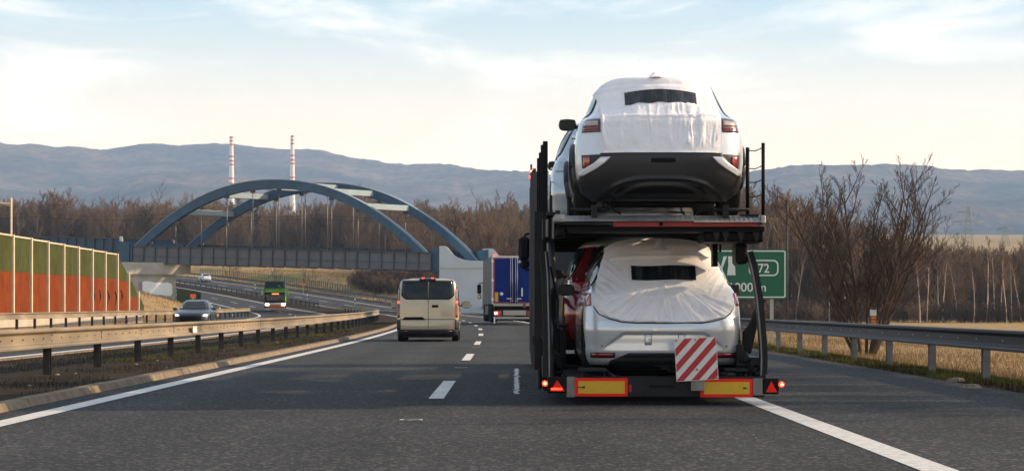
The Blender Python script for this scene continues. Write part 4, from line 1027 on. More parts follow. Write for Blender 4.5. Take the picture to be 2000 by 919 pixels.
P('side_reflector', MB().pbox(1228,750,1234,765,23.28,23.3), M['tail'])
# triangle reflectors and lamps
for (u0,v0,u1,v1,flip) in ((1069,736,1106,767,0),(1490,738,1521,769,1)):
    bx_ = P('lamp_housing', MB().pbox(u0,v0,u1,v1,23.26,23.42,0,.01), M['black'])
    a, b_, c_ = (at(u0+6,v1-4,23.25), at(u1-3,v1-4,23.25), at((u0+u1)/2+1,v0+5,23.25))
    MB().prism([(a.x,a.z),(b_.x,b_.z),(c_.x,c_.z)],'y',23.245,23.262).build('triangle_reflector', M['red_ref'], bx_)
MB().pbox(1076,757,1098,760.5,23.238,23.244).build('brake_light_bar', M['lamp_red'], tr)
for (u,v,d) in ((1064.5,748,-1),(1527,750,1)):
    c = at(u,v,23.25); p_ = P('marker_lamp', MB().lathe([(-.02,0),(-.02,.026),(.03,.032),(.05,.02),(.05,0)], c, 'y', 16), M['lamp_red'])
    MB().lathe([(-.024,0),(-.024,.012),(-.018,.013)], c, 'y', 12).build('bulb', M['lamp_hot'], p_)
    e = at(u-d*6,v-3,23.3); MB().tube([c+Vector((0,.03,0)), e], .014, 6).build('rubber_arm', M['rubber'], p_)
# striped board
def Q(u,v): p = at(u,v,23.2); return (p.x,p.z)
cn = [Q(1317,661),Q(1398.5,657),Q(1403.5,740),Q(1321.5,744.5)]   # tl tr br bl
sb = P('warning_board', MB().prism(cn,'y',23.20,23.215), M['white_ref'])
def bil(a,b_):
    tl,tr_,br_,bl = [Vector(q) for q in cn]; return tl*(1-a)*(1-b_)+tr_*a*(1-b_)+br_*a*b_+bl*(1-a)*b_
def clip(poly, f):
    o = []
    for i in range(len(poly)):
        p, q = poly[i], poly[(i+1)%len(poly)]; a, b_ = f(p), f(q)
        if a >= 0: o.append(p)
        if (a >= 0) != (b_ >= 0): t = a/(a-b_); o.append((p[0]+(q[0]-p[0])*t, p[1]+(q[1]-p[1])*t))
    return o
e = .012
for k in range(5):
    c0 = .25+.363*k; c1 = c0+.185   # a+b between
    poly = clip(clip([(e,e),(1-e,e),(1-e,1-e),(e,1-e)], lambda p: p[0]+p[1]-c0), lambda p: c1-p[0]-p[1])
    if len(poly) >= 3: MB().prism([tuple(bil(*p)) for p in poly],'y',23.196,23.199).build('red_stripe', M['red_str'], sb)
for a_ in (.04,.5,.96):
    for b2 in (.04,.96): c = bil(a_,b2); MB().box(c.x-.008,c.x+.008,23.19,23.2,c.y-.008,c.y+.008).build('screw', M['red_str'], sb)
for a_,b2 in ((.52,.60),(.50,.74)): c = bil(a_,b2); MB().box(c.x-.009,c.x+.009,23.188,23.2,c.y-.009,c.y+.009).build('screw', M['bolt'], sb)
P('board_bracket', MB().pbox(1350,742.5,1376,762.5,23.22,23.262,0,.004), M['galv_post'])
# lower deck
for a,b_ in ((1.0,1.62),(1.9,2.52)) : pass
P('wheel_track', MB().box(.62,1.25,23.6,35.6,.22,.30), M['black2']); P('wheel_track', MB().box(2.10,2.74,23.6,35.6,.22,.30), M['black2'])
for y in np.arange(24.2,35.5,1.4): P('cross_member', MB().box(XL+.05,XR-.05,y,y+.12,.16,.24), M['black'])
P('side_beam', MB().box(XL,XL+.12,23.55,36,.30,.52), M['black2']); P('side_beam', MB().box(XR-.12,XR,23.55,36,.30,.52), M['black2'])
for (u0,u1) in ((1130,1185),(1415,1462)):
    mb = MB(); mb.pbox(u0,719,u1,725,23.45,23.9,0,.006); mb.pbox(u0+3,725,u0+6,736,23.5,23.56); mb.pbox(u1-6,725,u1-3,736,23.5,23.56); P('wheel_chock', mb, M['black2'])
mb = MB(); mb.tube([at(1180,722,23.6), at(1200,735,23.5)], .018, 6); mb.tube([at(1455,700,23.7), at(1489,738,23.45)], [.055,.045], 10); mb.tube([at(1450,688,24.0), at(1456,702,23.7)], .06, 10); P('ramp_cylinder', mb, M['black2'])
for q in range(5): 
    c = at(1459+q*6, 704+q*7, 23.66-q*.04); P('cylinder_ring', MB().tube([c, c+Vector((.015,-.01,-.02))], .066, 10), M['black'])
mb = MB(); mb.pbox(1440,672,1452,734,23.8,24.0,0,.01); mb.tube([at(1438,712,23.6),at(1463,712,23.6)],.02,8); mb.tube([at(1463,712,23.6),at(1463,735,23.6)],.016,8); P('latch_frame', mb, M['black2'])
# trailer running gear
for i, y in enumerate((27.2, 28.35)):
    for x, sd in ((XL+.18,-1),(XR-.18,1)): wheel(tr, x, y, .40, .26, sd, 0, M['galv_dark'])
    P('axle', MB().tube([(XL+.2,y,.40),(XR-.2,y,.40)], .06, 10), M['black'])
for x in (XL+.03, XR-.35): P('mudguard', MB().box(x,x+.32,26.7,28.9,.83,.86,0,.01), M['black'])
P('mud_flap', MB().box(XL+.04,XL+.34,26.62,26.64,.16,.80), M['rubber']); P('mud_flap', MB().box(XR-.34,XR-.04,26.62,26.64,.16,.80), M['rubber'])
# rear curved uprights
def upright(pts, w, mname='black2', nm='curved_upright'):
    mb = MB(); k = len(pts); base = 0
    for i,(u,v,y) in enumerate(pts):
        p = at(u,v,y); q = at(*pts[min(i+1,k-1)]) - at(*pts[max(i-1,0)]); q.y = 0; q.normalize(); n_ = Vector((q.z,0,-q.x))
        for a,d in ((-1,-.06),(1,-.06),(1,.06),(-1,.06)): mb.v.append(tuple(p + n_*(w/2*a) + Vector((0,d,0))))
        for a in (): pass
    for i in range(k-1):
        for j in range(4): mb.f.append((i*4+j,i*4+(j+1)%4,(i+1)*4+(j+1)%4,(i+1)*4+j)); mb.m.append(0); mb.sm.append(False)
    mb.f += [(0,1,2,3),((k-1)*4+3,(k-1)*4+2,(k-1)*4+1,(k-1)*4)]; mb.m += [0,0]; mb.sm += [False,False]
    o = fix(P(nm, mb, M[mname])); return o
rt_ = [(1463,491,23.6),(1470,515,23.55),(1476,543,23.5),(1482,580,23.5),(1486,620,23.5),(1489.5,665,23.5),(1491,700,23.5),(1490,731,23.5)]
upright(rt_, .082); upright([(u-4.6,v+1,y-.02) for u,v,y in rt_], .016, 'galv_post', 'edge_strip')
lf_ = [(1062,491,23.9),(1066,540,23.8),(1067.5,600,23.7),(1069,660,23.6),(1070,735,23.55)]
upright(lf_, .095); upright([(u+3,v,y-.08) for u,v,y in lf_], .014, 'galv_post', 'edge_strip')
mb = MB(); mb.pbox(1437,476,1460,515,23.5,23.9,0,.02); mb.pbox(1441,462,1457,490,23.6,23.85); P('hinge_bracket', mb, M['black'])
mb = MB(); mb.pbox(1392,470,1402,520,23.9,24.1); mb.pbox(1405,462,1409,492,24.2,24.3); P('short_strut', mb, M['black'])
# black curved guard behind the right upright
mb = MB(); pts = [(1478,600),(1479,630),(1474,655),(1470,672),(1466,690),(1452,690),(1453,648),(1460,640),(1468,628),(1473,612)]
mb.prism([(at(u,v,23.9).x, at(u,v,23.9).z) for u,v in pts],'y',23.85,24.05); fix(P('side_guard', mb, M['rubber']))
# left side: columns, lattice and long side members
for (u,y,w_) in ((1052,24.6,.10),(1046.5,27.0,.10),(1042.5,30.5,.12),(1040,34.5,.14)):
    x = (u-U0)*y/F; P('side_column', MB().box(x-.05,x-.05+w_,y-.07,y+.07,.35,3.05 if y > 30 else 2.2), M['galv_dark' if y > 26 else 'black2'])
for (x,y) in ((XR-.12,29.9),(XR-.12,34.5)): P('side_column', MB().box(x,x+.12,y-.07,y+.07,.35,2.05), M['black2'])
mb = MB(); mb.bar((XL+.06,24.5,.5),(XL+.06,30,1.95),.06,.10); mb.bar((XL+.06,30.3,1.95),(XL+.06,35.6,.6),.06,.10); mb.bar((XL+.05,24.4,1.2),(XL+.05,35,1.25),.05,.08); P('side_brace', mb, M['black'])
mb = MB(); mb.tube([(XL+.16,25,.6),(XL+.16,27.5,1.9)],.055,10); mb.tube([(XL+.16,25.7,1.0),(XL+.16,27.9,2.05)],.03,8); P('hydraulic_ram', mb, M['galv_dark'])
mb = MB(); mb.tube([at(1062,655,24.2),at(1086,700,24.0),at(1090,720,23.9)], .03, 6); mb.tube([at(1075,600,24.6),at(1083,640,24.4),at(1080,700,24.2)], .02, 6); mb.tube([at(1075,520,24.6),at(1090,590,24.6),at(1086,640,24.4)], .014, 6); mb.pbox(1073,690,1100,733,24.0,24.6,0,.03); mb.pbox(1080,640,1094,690,24.6,24.9,0,.02); mb.pbox(1076,560,1086,625,25,25.3,0,.02)
P('hydraulic_gear', mb, M['black'])
mb = MB(); mb.pbox(1048,640,1062,660,24.4,24.6); mb.pbox(1040,655,1046,672,26.5,26.8); mb.pbox(1050,718,1058,760,24.5,25.2,0,.02); P('side_box', mb, M['black2'])
c = at(1047,716,26.0); P('side_marker', MB().box(c.x-.03,c.x,25.98,26.05,c.z-.03,c.z+.05), M['tail'])
# upper deck
for (u0,u1,vt,vb,nm) in ((1088,1230,420.5,431.5,'deck_plate'),(1230.5,1355,419.5,431,'deck_plate'),(1356,1487,420.5,433.5,'deck_plate')):
    a, b_ = at(u0,vb,22.85), at(u1,vt,23.0); mb = MB(); x0, x1 = a.x, b_.x
    zb_, zt_ = a.z, b_.z; vs = [(x0,22.86,zb_),(x1,22.86,zb_),(x1,22.90,zb_+.022),(x0,22.90,zb_+.022),(x0,23.05,zt_),(x1,23.05,zt_),(x1,23.8,zt_),(x0,23.8,zt_),(x0,23.8,zb_),(x1,23.8,zb_)]
    mb.add(vs,[(0,1,2,3),(3,2,5,4),(4,5,6,7),(7,6,9,8),(8,9,1,0),(0,3,4,7,8),(1,9,6,5,2)]); o = fix(P(nm, mb, M['plate_al']))
    nb = int((u1-u0)/9); rb = MB()
    for k in range(nb): x = x0+(x1-x0)*(k+.5)/nb; rb.add([(x-.004,22.90,zb_+.022),(x+.004,22.90,zb_+.022),(x+.004,23.05,zt_),(x-.004,23.05,zt_),(x-.004,22.888,zb_+.026),(x+.004,22.888,zb_+.026),(x+.004,23.038,zt_+.004),(x-.004,23.038,zt_+.004)],[(4,5,6,7),(0,4,7,3),(1,2,6,5),(0,1,5,4)])
    rb.build('tread_rib', M['plate_al'], o, kind='stuff')
a, b_ = at(1487,436,22.85), at(1496,420,22.85); P('corner_plate', MB().box(a.x,b_.x,22.86,23.7,a.z,b_.z,0,.01), M['plate_al'])
a, b_ = at(1085,443,22.9), at(1112,418,22.9); P('corner_plate', MB().box(a.x-.02,a.x+.12,22.9,23.6,a.z+.05,b_.z,0,.02), M['plate_al'])
P('red_edge_beam', MB().pbox(1198,432.5,1482,442,22.93,23.1), M['red_paint']); P('edge_hole', MB().lathe([(-.01,0),(-.01,.022),(.01,.022)], at(1291,437,22.92), 'y', 14), M['seam'])
P('deck_beam', MB().pbox(1108,442.5,1493,452,23.0,23.6), M['black'])
mb = MB(); mb.pbox(1375,452,1493,472,23.05,23.9,0,.02); mb.pbox(1085,444,1105,462,23.0,23.6,0,.02); P('deck_bracket', mb, M['black'])
for u in (1392,1410,1440,1470): P('gusset', MB().prism([Q2 for Q2 in [(at(u,453,23).x,at(u,453,23).z),(at(u+14,453,23).x,at(u+14,453,23).z),(at(u+10,470,23).x,at(u+10,470,23).z),(at(u+6,470,23).x,at(u+6,470,23).z)]],'y',23.0,23.045), M['black2'])
mb = MB(); mb.pbox(1060,420,1087,470,23.3,23.9,0,.03); P('lift_head', mb, M['black']); P('lift_head_rib', MB().pbox(1066,428,1071,462,23.26,23.3,0,.005), M['galv_post']); P('lift_head_rib', MB().pbox(1078,425,1083,466,23.26,23.3,0,.005), M['galv_post'])
P('deck_floor', MB().box(.60,1.25,23.8,36,2.045,2.085), M['black2']); P('deck_floor', MB().box(2.05,2.72,23.8,36,2.045,2.085), M['black2'])
for x in (.40,2.62): P('deck_rail', MB().box(x,x+.14,23.7,36,2.0,2.12), M['black2'])
for y in np.arange(24.4,36,1.5): P('cross_member', MB().box(.5,2.7,y,y+.1,2.0,2.043), M['black'])
# walkway and safety rails
P('walkway', MB().pbox(1447,418,1482,421.5,23.0,24.2), M['black2'])
for (u,v0,v1,y,r_) in ((1460,288,420,23.5,.022),(1490.5,279,421,23.0,.020)):
    a, b_ = at(u,v1,y), at(u,v0,y); o = P('rail_post', MB().tube([a,b_], r_, 8), M['black'])
o = MB(); 
for v in (290,325,352,380): 
    a, b_ = at(1461,v+4,23.5), at(1490,v-2,23.0); m_ = a.lerp(b_,.5)+Vector((0,0,-.02)); o.tube([a,m_,b_], .006, 5)
P('safety_wire', o, M['black'])
for y in (26.5,30.0,33.5): P('rail_post', MB().tube([(2.70,y,2.0),(2.70,y,2.85)], .02, 8), M['black'])
for (u,v0,y) in ((1065,276,23.6),(1060.5,283,25.2),(1056.5,298,27.2),(1052.5,309,29.6)):
    x = (u-U0)*y/F; z1 = CH+(V0-v0)*y/F; mb = MB(); mb.box(x-.028,x+.028,y-.03,y+.03,2.0,z1); o = P('rail_post', mb, M['black'])
    for z in np.arange(2.3,z1-.1,.28): MB().box(x+.028,x+.04,y-.035,y-.01,z,z+.03).build('bolt', M['bolt_pale'], o)
mb = MB(); 
for z in (2.3,2.55,2.8): mb.tube([((1065-U0)*23.6/F,23.6,z),((1052.5-U0)*29.6/F,29.6,z-.02)], .008, 5)
P('safety_wire', mb, M['black'])
mb = MB(); mb.bar((.50,22.95,2.12),(.50,24.4,2.12),.05,.04); mb.pbox(1068,414,1084,420,23.2,23.5); P('walkway', mb, M['black2'])
# light post of the front superstructure with two red lamps, ladder-like side frame
Yf = 35.2; mb = MB(); x0 = (1035.5-U0)*Yf/F; x1 = (1047-U0)*Yf/F
mb.box(x0,x0+.035,Yf-.03,Yf+.03,1.9,CH+(V0-321)*Yf/F); mb.box(x1-.05,x1,Yf-.04,Yf+.04,.6,CH+(V0-329)*Yf/F); mb.box(x0+.03,x1-.05,Yf-.01,Yf+.01,1.2,CH+(V0-349)*Yf/F); 
P('front_side_frame', mb, M['galv_dark'])
for k in range(7): z = 1.2+k*.3; P('frame_rung', MB().box(x0+.02,x1-.02,Yf-.03,Yf-.012,z,z+.05), M['black2'])
for v in (334.5,345.5):
    c = at(1037,v,Yf-.06); o = P('position_lamp', MB().lathe([(-.01,0),(-.01,.028),(.05,.032),(.05,0)], c,'y',14), M['lamp_red']); MB().lathe([(-.014,0),(-.014,.013)], c,'y',10).build('bulb', M['lamp_hot'], o)
P('lamp_bracket', MB().pbox(1039,332,1046,349,Yf-.08,Yf+.02), M['black'])
# tractor in front
tk = thing('lorry_tractor', 'black cab of the car carrier seen past the trailer by its tall mirror', 'lorry', (0,0,0))
bod = Body([(.45,1.18,0,1.9,.08,.25),(.9,1.24,0,2.0,.08,.3),(1.6,1.24,0,1.97,.08,.3),(2.3,1.22,0,1.75,.08,.3),(2.75,1.17,.05,1.5,.1,.3),(2.9,1.05,.1,1.3,.1,.3)], n=3.2)
tk2 = bod.mesh('cab', M['paint_dark'], tk, nz=18, na=8, ns=12); tk2.location = (TC, 38.6, 0)
for sd in (-1,1):
    o = bod.patch('side_window', M['glass'], tk, 'side+' if sd > 0 else 'side-', 1.75, 2.45, .5, 1.45, .008, 5, 6); o.location = (TC,38.6,0)
P2 = MB().box(TC-1.0,TC+1.0,36.4,38.6,.55,.85); P2.build('chassis', M['black'], tk)
for y in (37.2,40.0):
    for sd in (-1,1): wheel(tk, TC+sd*1.06, y, .46, .3, sd, 0, M['galv_dark'])
mb = MB(); mb.pbox(1013,462,1034.5,507,40.0,40.22,0,.05); o = mb.build('mirror', M['black'], tk); MB().pbox(1015.5,507.5,1034,524,40.0,40.2,0,.05).build('lower_mirror', M['black'], tk)
mb = MB(); mb.tube([at(1024,462,40.1), at(1027,457,40.1), at(1045,455,40.1)], .025, 8); mb.tube([at(1024,524,40.1), at(1030,527,40.1), at(1045,522,40.1)], .025, 8); mb.build('mirror_arm', M['black'], tk)
c = at(1015,511,39.97); MB().lathe([(0,0),(0,.03),(.05,.02)], c, 'y', 10).build('side_lamp', M['white_post'], tk)

# ------------------------------------------------------------ cars on the trailer
def ridge(x): return max(0, 1-abs(x)*3.0)
# --- white SUV on the upper deck
Yr, Xc, Zg = 22.72, 1.620, ZD
def seg_rows(L_, WR, hood, n=None): pass
suv_rows = [ # z, W, R, F, ar, af
 (.17,.78,.30,4.45,.35,.6),(.24,.85,.14,4.52,.42,.7),(.34,.895,.045,4.56,.48,.75),(.46,.920,.012,4.58,.50,.8),(.58,.928,.0,4.58,.50,.8),(.70,.928,.02,4.56,.48,.8),(.82,.918,.045,4.5,.46,.8),
 (.93,.898,.07,4.3,.44,.85),(1.00,.880,.085,3.7,.46,.7),(1.05,.860,.11,3.45,.62,.6),(1.09,.825,.14,3.3,.85,.5),(1.14,.790,.18,3.2,1.02,.45),(1.24,.748,.26,3.02,1.08,.40),(1.34,.705,.34,2.82,1.08,.40),
 (1.42,.665,.40,2.62,1.0,.40),(1.47,.625,.42,2.45,.9,.45),(1.51,.565,.45,2.3,.8,.5),(1.545,.47,.62,2.1,.6,.5),(1.57,.36,.85,1.9,.4,.4),(1.585,.18,1.15,1.7,.2,.2)]
suv = thing('white_suv', 'white SUV with a cloth over its tailgate riding on the upper deck', 'car', (Xc, Yr, Zg))
B = Body(suv_rows, n=2.7)
lu, lv = px_local(22.95, Xc, Zg)
B.mesh('body', M['paint_white'], suv, nz=70, na=26, ns=60, wheels=((.90,.36),(3.65,.36)), wr=.36, arch=1.14)
underbody(suv, .70, .45, 4.2, .20, .9)
for y in (.90,3.65):
    for sd in (-1,1): wheel(suv, sd*.80, y, .36, .24, sd, 5)
for sd in (-1,1):
    k = 'side+' if sd > 0 else 'side-'
    mb = MB()
    for yw in (.90,3.65):
        pts = []
        for a in np.linspace(-.15, math.pi+.15, 22):
            y = yw+math.cos(a)*.425; z = .36+math.sin(a)*.425; pts.append(B.pt(k, y, max(.18,z), .012))
        mb.tube(pts, .035, 6)
    mb.build('wheel_arch_trim', M['plastic'], suv)
    B.patch('sill_trim', M['plastic'], suv, k, .18, .30, 1.35, 3.2, .012, 3, 12)
    B.patch('rear_side_window', M['glass'], suv, k, 1.09, 1.42, tab((1.09,.62),(1.25,.74),(1.42,.98)), tab((1.09,1.28),(1.42,1.22)), .006, 8, 8)
    B.patch('side_window', M['glass'], suv, k, 1.09, 1.44, 1.34, 2.20, .006, 6, 10)
    B.patch('side_window', M['glass'], suv, k, 1.09, 1.44, 2.26, tab((1.09,3.05),(1.44,2.42)), .006, 6, 10)
    B.patch('window_trim', M['chrome'], suv, k, 1.445, 1.462, .9, 2.5, .010, 2, 14)
    B.patch('door_seam', M['seam'], suv, k, .35, 1.07, 1.33, 1.342, .0025, 8, 1, edge=False)
    B.patch('door_seam', M['seam'], suv, k, .35, 1.07, 2.28, 2.292, .0025, 8, 1, edge=False)
    B.patch('door_handle', M['paint_white'], suv, k, .93, .96, 1.5, 1.72, .03, 2, 4)
mirror(suv, -.81, 2.75, 1.19, -1, M['plastic'], 1.1); mirror(suv, .81, 2.75, 1.19, 1, M['plastic'], 1.1)
B.patch('windscreen', M['glass'], suv, 'front', 1.08, 1.46, tab((1.08,-.70),(1.46,-.5)), tab((1.08,.70),(1.46,.5)), .006, 8, 10)
# rear lower bumper in black with stepped ridges
zt1 = lv(301.5); 
def bstep(x, z):
    d = 0
    for (zc, h_, w_) in ((lv(349),.036,.64),(lv(361),.030,.53)):
        arc = zc - .16*(abs(x)/w_)**3.2
        d += h_*max(0, 1-abs(z-arc)/.022) if abs(x) < w_*1.15 else 0
    return d
xe = tab((lv(394),.70),(lv(375),.85),(lv(352),.90),(lv(340),.862),(lv(330),.80),(lv(322),.745),(lv(312),.70),(lv(301.5),.645))
B.patch('rear_bumper', M['plastic'], suv, 'rear', lv(392), zt1, (xe[0],[-x for x in xe[1]]), xe, .014, 46, 60, disp=bstep)
B.patch('rear_bumper_recess', M['seam'], suv, 'rear', lv(376), lv(364), (([lv(376),lv(364)],[-.50,-.44])), (([lv(376),lv(364)],[.50,.44])), .018, 4, 16)
B.patch('plate_recess', M['seam'], suv, 'rear', lv(319.5), lv(311.5), lu(1269), lu(1316), .018, 2, 6)
# corner pockets: black pocket, red reflector, white blade below
for sd in (-1,1):
    f = lambda lo, hi: (lo, hi) if sd > 0 else ((lo_n(hi)), (lo_n(lo)))
    def lo_n(t): return (t[0], [-x for x in t[1]]) if isinstance(t, tuple) else -t
    def PP(name, m, z0, z1, lo, hi, off, r=5, c=6):
        a, b_ = (lo, hi) if sd > 0 else (lo_n(hi), lo_n(lo))
        return B.patch(name, m, suv, 'rear', z0, z1, a, b_, off, r, c)
    PP('bumper_pocket', M['plastic'], lv(329), lv(303.5), tab((lv(329),.70),(lv(303.5),.66)), tab((lv(329),.845),(lv(303.5),.855)), .010, 6, 8)
    PP('rear_reflector', M['tail'], lv(327), lv(307), .765, .83, .018)
    PP('bumper_blade', M['paint_white'], lv(343), lv(309), tab((lv(343),.83),(lv(331),.70),(lv(319),.60),(lv(309),.547)), tab((lv(343),.885),(lv(331),.83),(lv(319),.715),(lv(309),.65)), .026, 10, 6)
    zlo, zhi = lv(259), lv(232)
    tl = PP('tail_light', M['tail_dk'], zlo, zhi, tab((zlo,.655),(zhi,.655)), tab((zlo,.852),(lv(247),.842),(lv(240),.828),(zhi,.80)), .012, 8, 10)
    hl = B.patch('light_band', M['lens'], tl, 'rear', lv(247), lv(238), *((lo_n(.825), lo_n(.675)) if sd < 0 else (.675,.825)), .018, 3, 6)
    B.patch('light_strip', M['tail'], tl, 'rear', lv(254), lv(251), *((lo_n(.83), lo_n(.67)) if sd < 0 else (.67,.83)), .018, 1, 6)
B.patch('tailgate_seam', M['seam'], suv, 'rear', lv(302.8), lv(301.2), -.66, .66, .0145, 1, 30, edge=False)
mb = MB(); mb.tube([(-.62,.5,.13),(.62,.5,.13)], .05, 8); mb.tube([(-.5,.9,.22),(.5,.9,.22)], .07, 8); mb.box(-.3,.3,.6,1.3,.15,.25); mb.build('rear_axle', M['black'], suv)
# strap bars at the wheels on the deck
for sd in (-1,1):
    mb = MB(); mb.tube([(sd*.98,.30,.05),(sd*.60,.28,.05),(sd*.55,.30,.10)], .018, 6); mb.tube([(sd*.60,.25,.10),(sd*.42,.55,.02)], .014, 6); mb.box(sd*.72-.03,sd*.72+.03,.22,.34,-.04,.10)
    P('wheel_chock', mb, M['black2']).location = (Xc,Yr,Zg)
# the cloth
cv = thing('tailgate_cover', 'white cloth cover with a clear window strip stretched over the tailgate of the upper SUV', 'cover', (Xc, Yr, Zg), 0, 'transport covers on the carried cars')
zc0, zc1 = lv(303), 1.583
def suv_lim(sd, z):
    if sd < 0: e = lin(tab((lv(303),lu(1178)),(lv(250),lu(1176)),(lv(212),lu(1173)),(lv(190),lu(1171)),(lv(170),lu(1166)),(lv(140),lu(1160))), z)
    else: e = lin(tab((lv(303),lu(1405)),(lv(260),lu(1406)),(lv(222),lu(1408)),(lv(190),lu(1400)),(lv(168),lu(1396))), z)
    W = B.par(z)[0]*.996; return max(-W, e) if sd < 0 else min(W, e)
def suv_fold(x, z):
    u = 1000+(x+Xc)*F/22.95; v = V0-(z+Zg-CH)*F/22.95
    win = sstep(196, 214, v)*(1-sstep(262, 298, v)); win2 = sstep(172,186,v)*(1-sstep(200,212,v))
    s_ = (u-1290)*(1+.10*(v-210)/80)
    n1 = ridge(mn.noise(Vector((s_*.045+.012*(v-210)*mn.noise(Vector((u*.02,0,8))), v*.010, 1)))); n2 = ridge(mn.noise(Vector((s_*.11, v*.022, 9))))*max(0,mn.noise(Vector((u*.05,v*.03,2)))+.35)
    am = max(.15, .75+1.5*mn.noise(Vector((u*.022, 4.4, v*.008))))
    d = win*am*(.030*n1+.016*n2) + win2*.007*n1*(abs(u-1290) > 72 or .5)
    d += .006*mn.noise(Vector((u*.03, v*.03, 5)))
    # draped sag towards edges
    d += .010*math.exp(-((v-168)/5)**2) + .009*math.exp(-((v-230)/2.2)**2)
    return d
def cover_mesh(name, B_, parent, z0, z1, lim, fold, nr, ncol, off):
    mb = MB(); n = ncol+1
    for i in range(nr+1):
        t = i/nr; z = z0+(z1-z0)*t; a, b_ = lim(-1, z), lim(1, z)
        for j in range(n):
            x = a+(b_-a)*j/ncol; p = B_.pt('rear', x, z, off+fold(x, z)); 
            mb.v.append(tuple(p))
    for i in range(nr):
        for j in range(ncol): mb.f.append((i*n+j, i*n+j+1, (i+1)*n+j+1, (i+1)*n+j)); mb.m.append(0); mb.sm.append(True)
    # hem: tucked edge
    for seq in ([i*n for i in range(nr+1)], [i*n+ncol for i in range(nr+1)], list(range(n))):
        b0 = len(mb.v)
        for q in seq:
            p = Vector(mb.v[q]); mb.v.append((p.x*.985, p.y+.03, p.z))
        for k in range(len(seq)-1): mb.f.append((seq[k], seq[k+1], b0+k+1, b0+k)); mb.m.append(0); mb.sm.append(False)
    return mb
mb = cover_mesh('cloth', B, cv, zc0, zc1, suv_lim, suv_fold, 150, 230, .010)
def fin(mb, x, z, y, w_, h_, dpt):
    n = 14; b0 = len(mb.v)
    for i in range(7):
        t = i/6; k = (1-t)**.85*(1+.25*(1-t)**6)
        for j in range(n):
            a = 2*math.pi*j/n; mb.v.append((x+math.cos(a)*w_*k*(1+.08*math.sin(3*a)) + .05*w_*t, y+math.sin(a)*dpt*k+dpt*.2*t, z+h_*t))
    for i in range(6):
        for j in range(n): mb.f.append((b0+i*n+j,b0+i*n+(j+1)%n,b0+(i+1)*n+(j+1)%n,b0+(i+1)*n+j)); mb.m.append(0); mb.sm.append(True)
    return mb
fin(mb, lu(1283.5), 1.515, .60, .085, lv(132)-1.515+.01, .20)
mb.build('cloth', M['cloth'], cv)
rw = lambda v0, v1: None
wl, wr_ = tab((lv(208),lu(1223)),(lv(181),lu(1220))), tab((lv(208),lu(1359)),(lv(181),lu(1361)))
mb = MB(); nr, nc_ = 10, 40
for i in range(nr+1):
    for j in range(nc_+1):
        s_ = j/nc_; vt = 181-6.5*math.sin(math.pi*s_); vb = 207.5-6*math.sin(math.pi*s_)**.7 + 1.4*math.sin(s_*23); v = vb+(vt-vb)*i/nr; x = lu(1222)+(lu(1360)-lu(1222))*s_
        mb.v.append(tuple(B.pt('rear', x, lv(v), .015+suv_fold(x, lv(v))*.5+.004)))
for i in range(nr):
    for j in range(nc_): mb.f.append((i*(nc_+1)+j,i*(nc_+1)+j+1,(i+1)*(nc_+1)+j+1,(i+1)*(nc_+1)+j)); mb.m.append(0); mb.sm.append(True)
mb.build('window_strip', M['film'], cv)
mb = MB()
fr_ = [(1221,180),(1255,176),(1290,174),(1325,176),(1361,180)]; mb.tube([B.pt('rear', lu(u), lv(v), .024+suv_fold(lu(u), lv(v))) for u, v in fr_], .0045, 5)
mb.tube([B.pt('rear', lu(1180+k*7.5), lv(300.5), .016+suv_fold(lu(1180+k*7.5), lv(300.5))) for k in range(30)], .006, 5)
mb.tube([B.pt('rear', lu(1180+k*7.5), lv(230), .020+suv_fold(lu(1180+k*7.5), lv(230))) for k in range(30)], .0035, 5)
mb.build('stitched_hem', M['cloth'], cv)

# --- silver hatchback on the lower deck
Yr2, Xc2, Zg2 = 23.62, 1.715, .33
lu2, lv2 = px_local(23.85, Xc2, Zg2)
def recess(x, z):
    ax = abs(x); zt = lv2(649) - max(0, ax-.46)*.74; zb = lv2(684)
    t = min(1, max(0, (z-zb)/(lv2(649)-zb)))
    d = .046*t*(1-sstep(zt-.022, zt+.012, z)) if z > zb else 0
    return d*(1-sstep(.58,.82,ax)) + .010*math.exp(-((z-lv2(697))/.015)**2)*(1-sstep(.5,.7,ax))
hat_rows = [(.10,.84,.16,4.1,.40,.6),(.14,.865,.10,4.18,.44,.7),(.20,.888,.065,4.22,.46,.75),(.26,.900,.045,4.24,.48,.8),(.34,.905,.03,4.25,.50,.8),(.42,.905,.012,4.25,.50,.8),(.50,.905,.0,4.24,.50,.8),(.58,.903,.015,4.22,.50,.8),
 (.66,.900,.05,4.15,.48,.8),(.76,.892,.08,4.0,.46,.8),(.85,.872,.12,3.8,.45,.7),(.91,.845,.155,3.5,.42,.6),(.97,.83,.20,3.3,.55,.5),(1.05,.805,.27,3.15,.8,.45),(1.14,.785,.34,2.98,.95,.4),(1.24,.748,.42,2.8,1.0,.4),(1.33,.705,.49,2.6,1.0,.4),
 (1.40,.66,.55,2.45,.95,.4),(1.45,.612,.59,2.35,.85,.4),(1.49,.545,.67,2.2,.7,.4),(1.52,.46,.80,2.05,.5,.4),(1.545,.33,.98,1.9,.35,.3),(1.56,.15,1.2,1.7,.15,.2)]
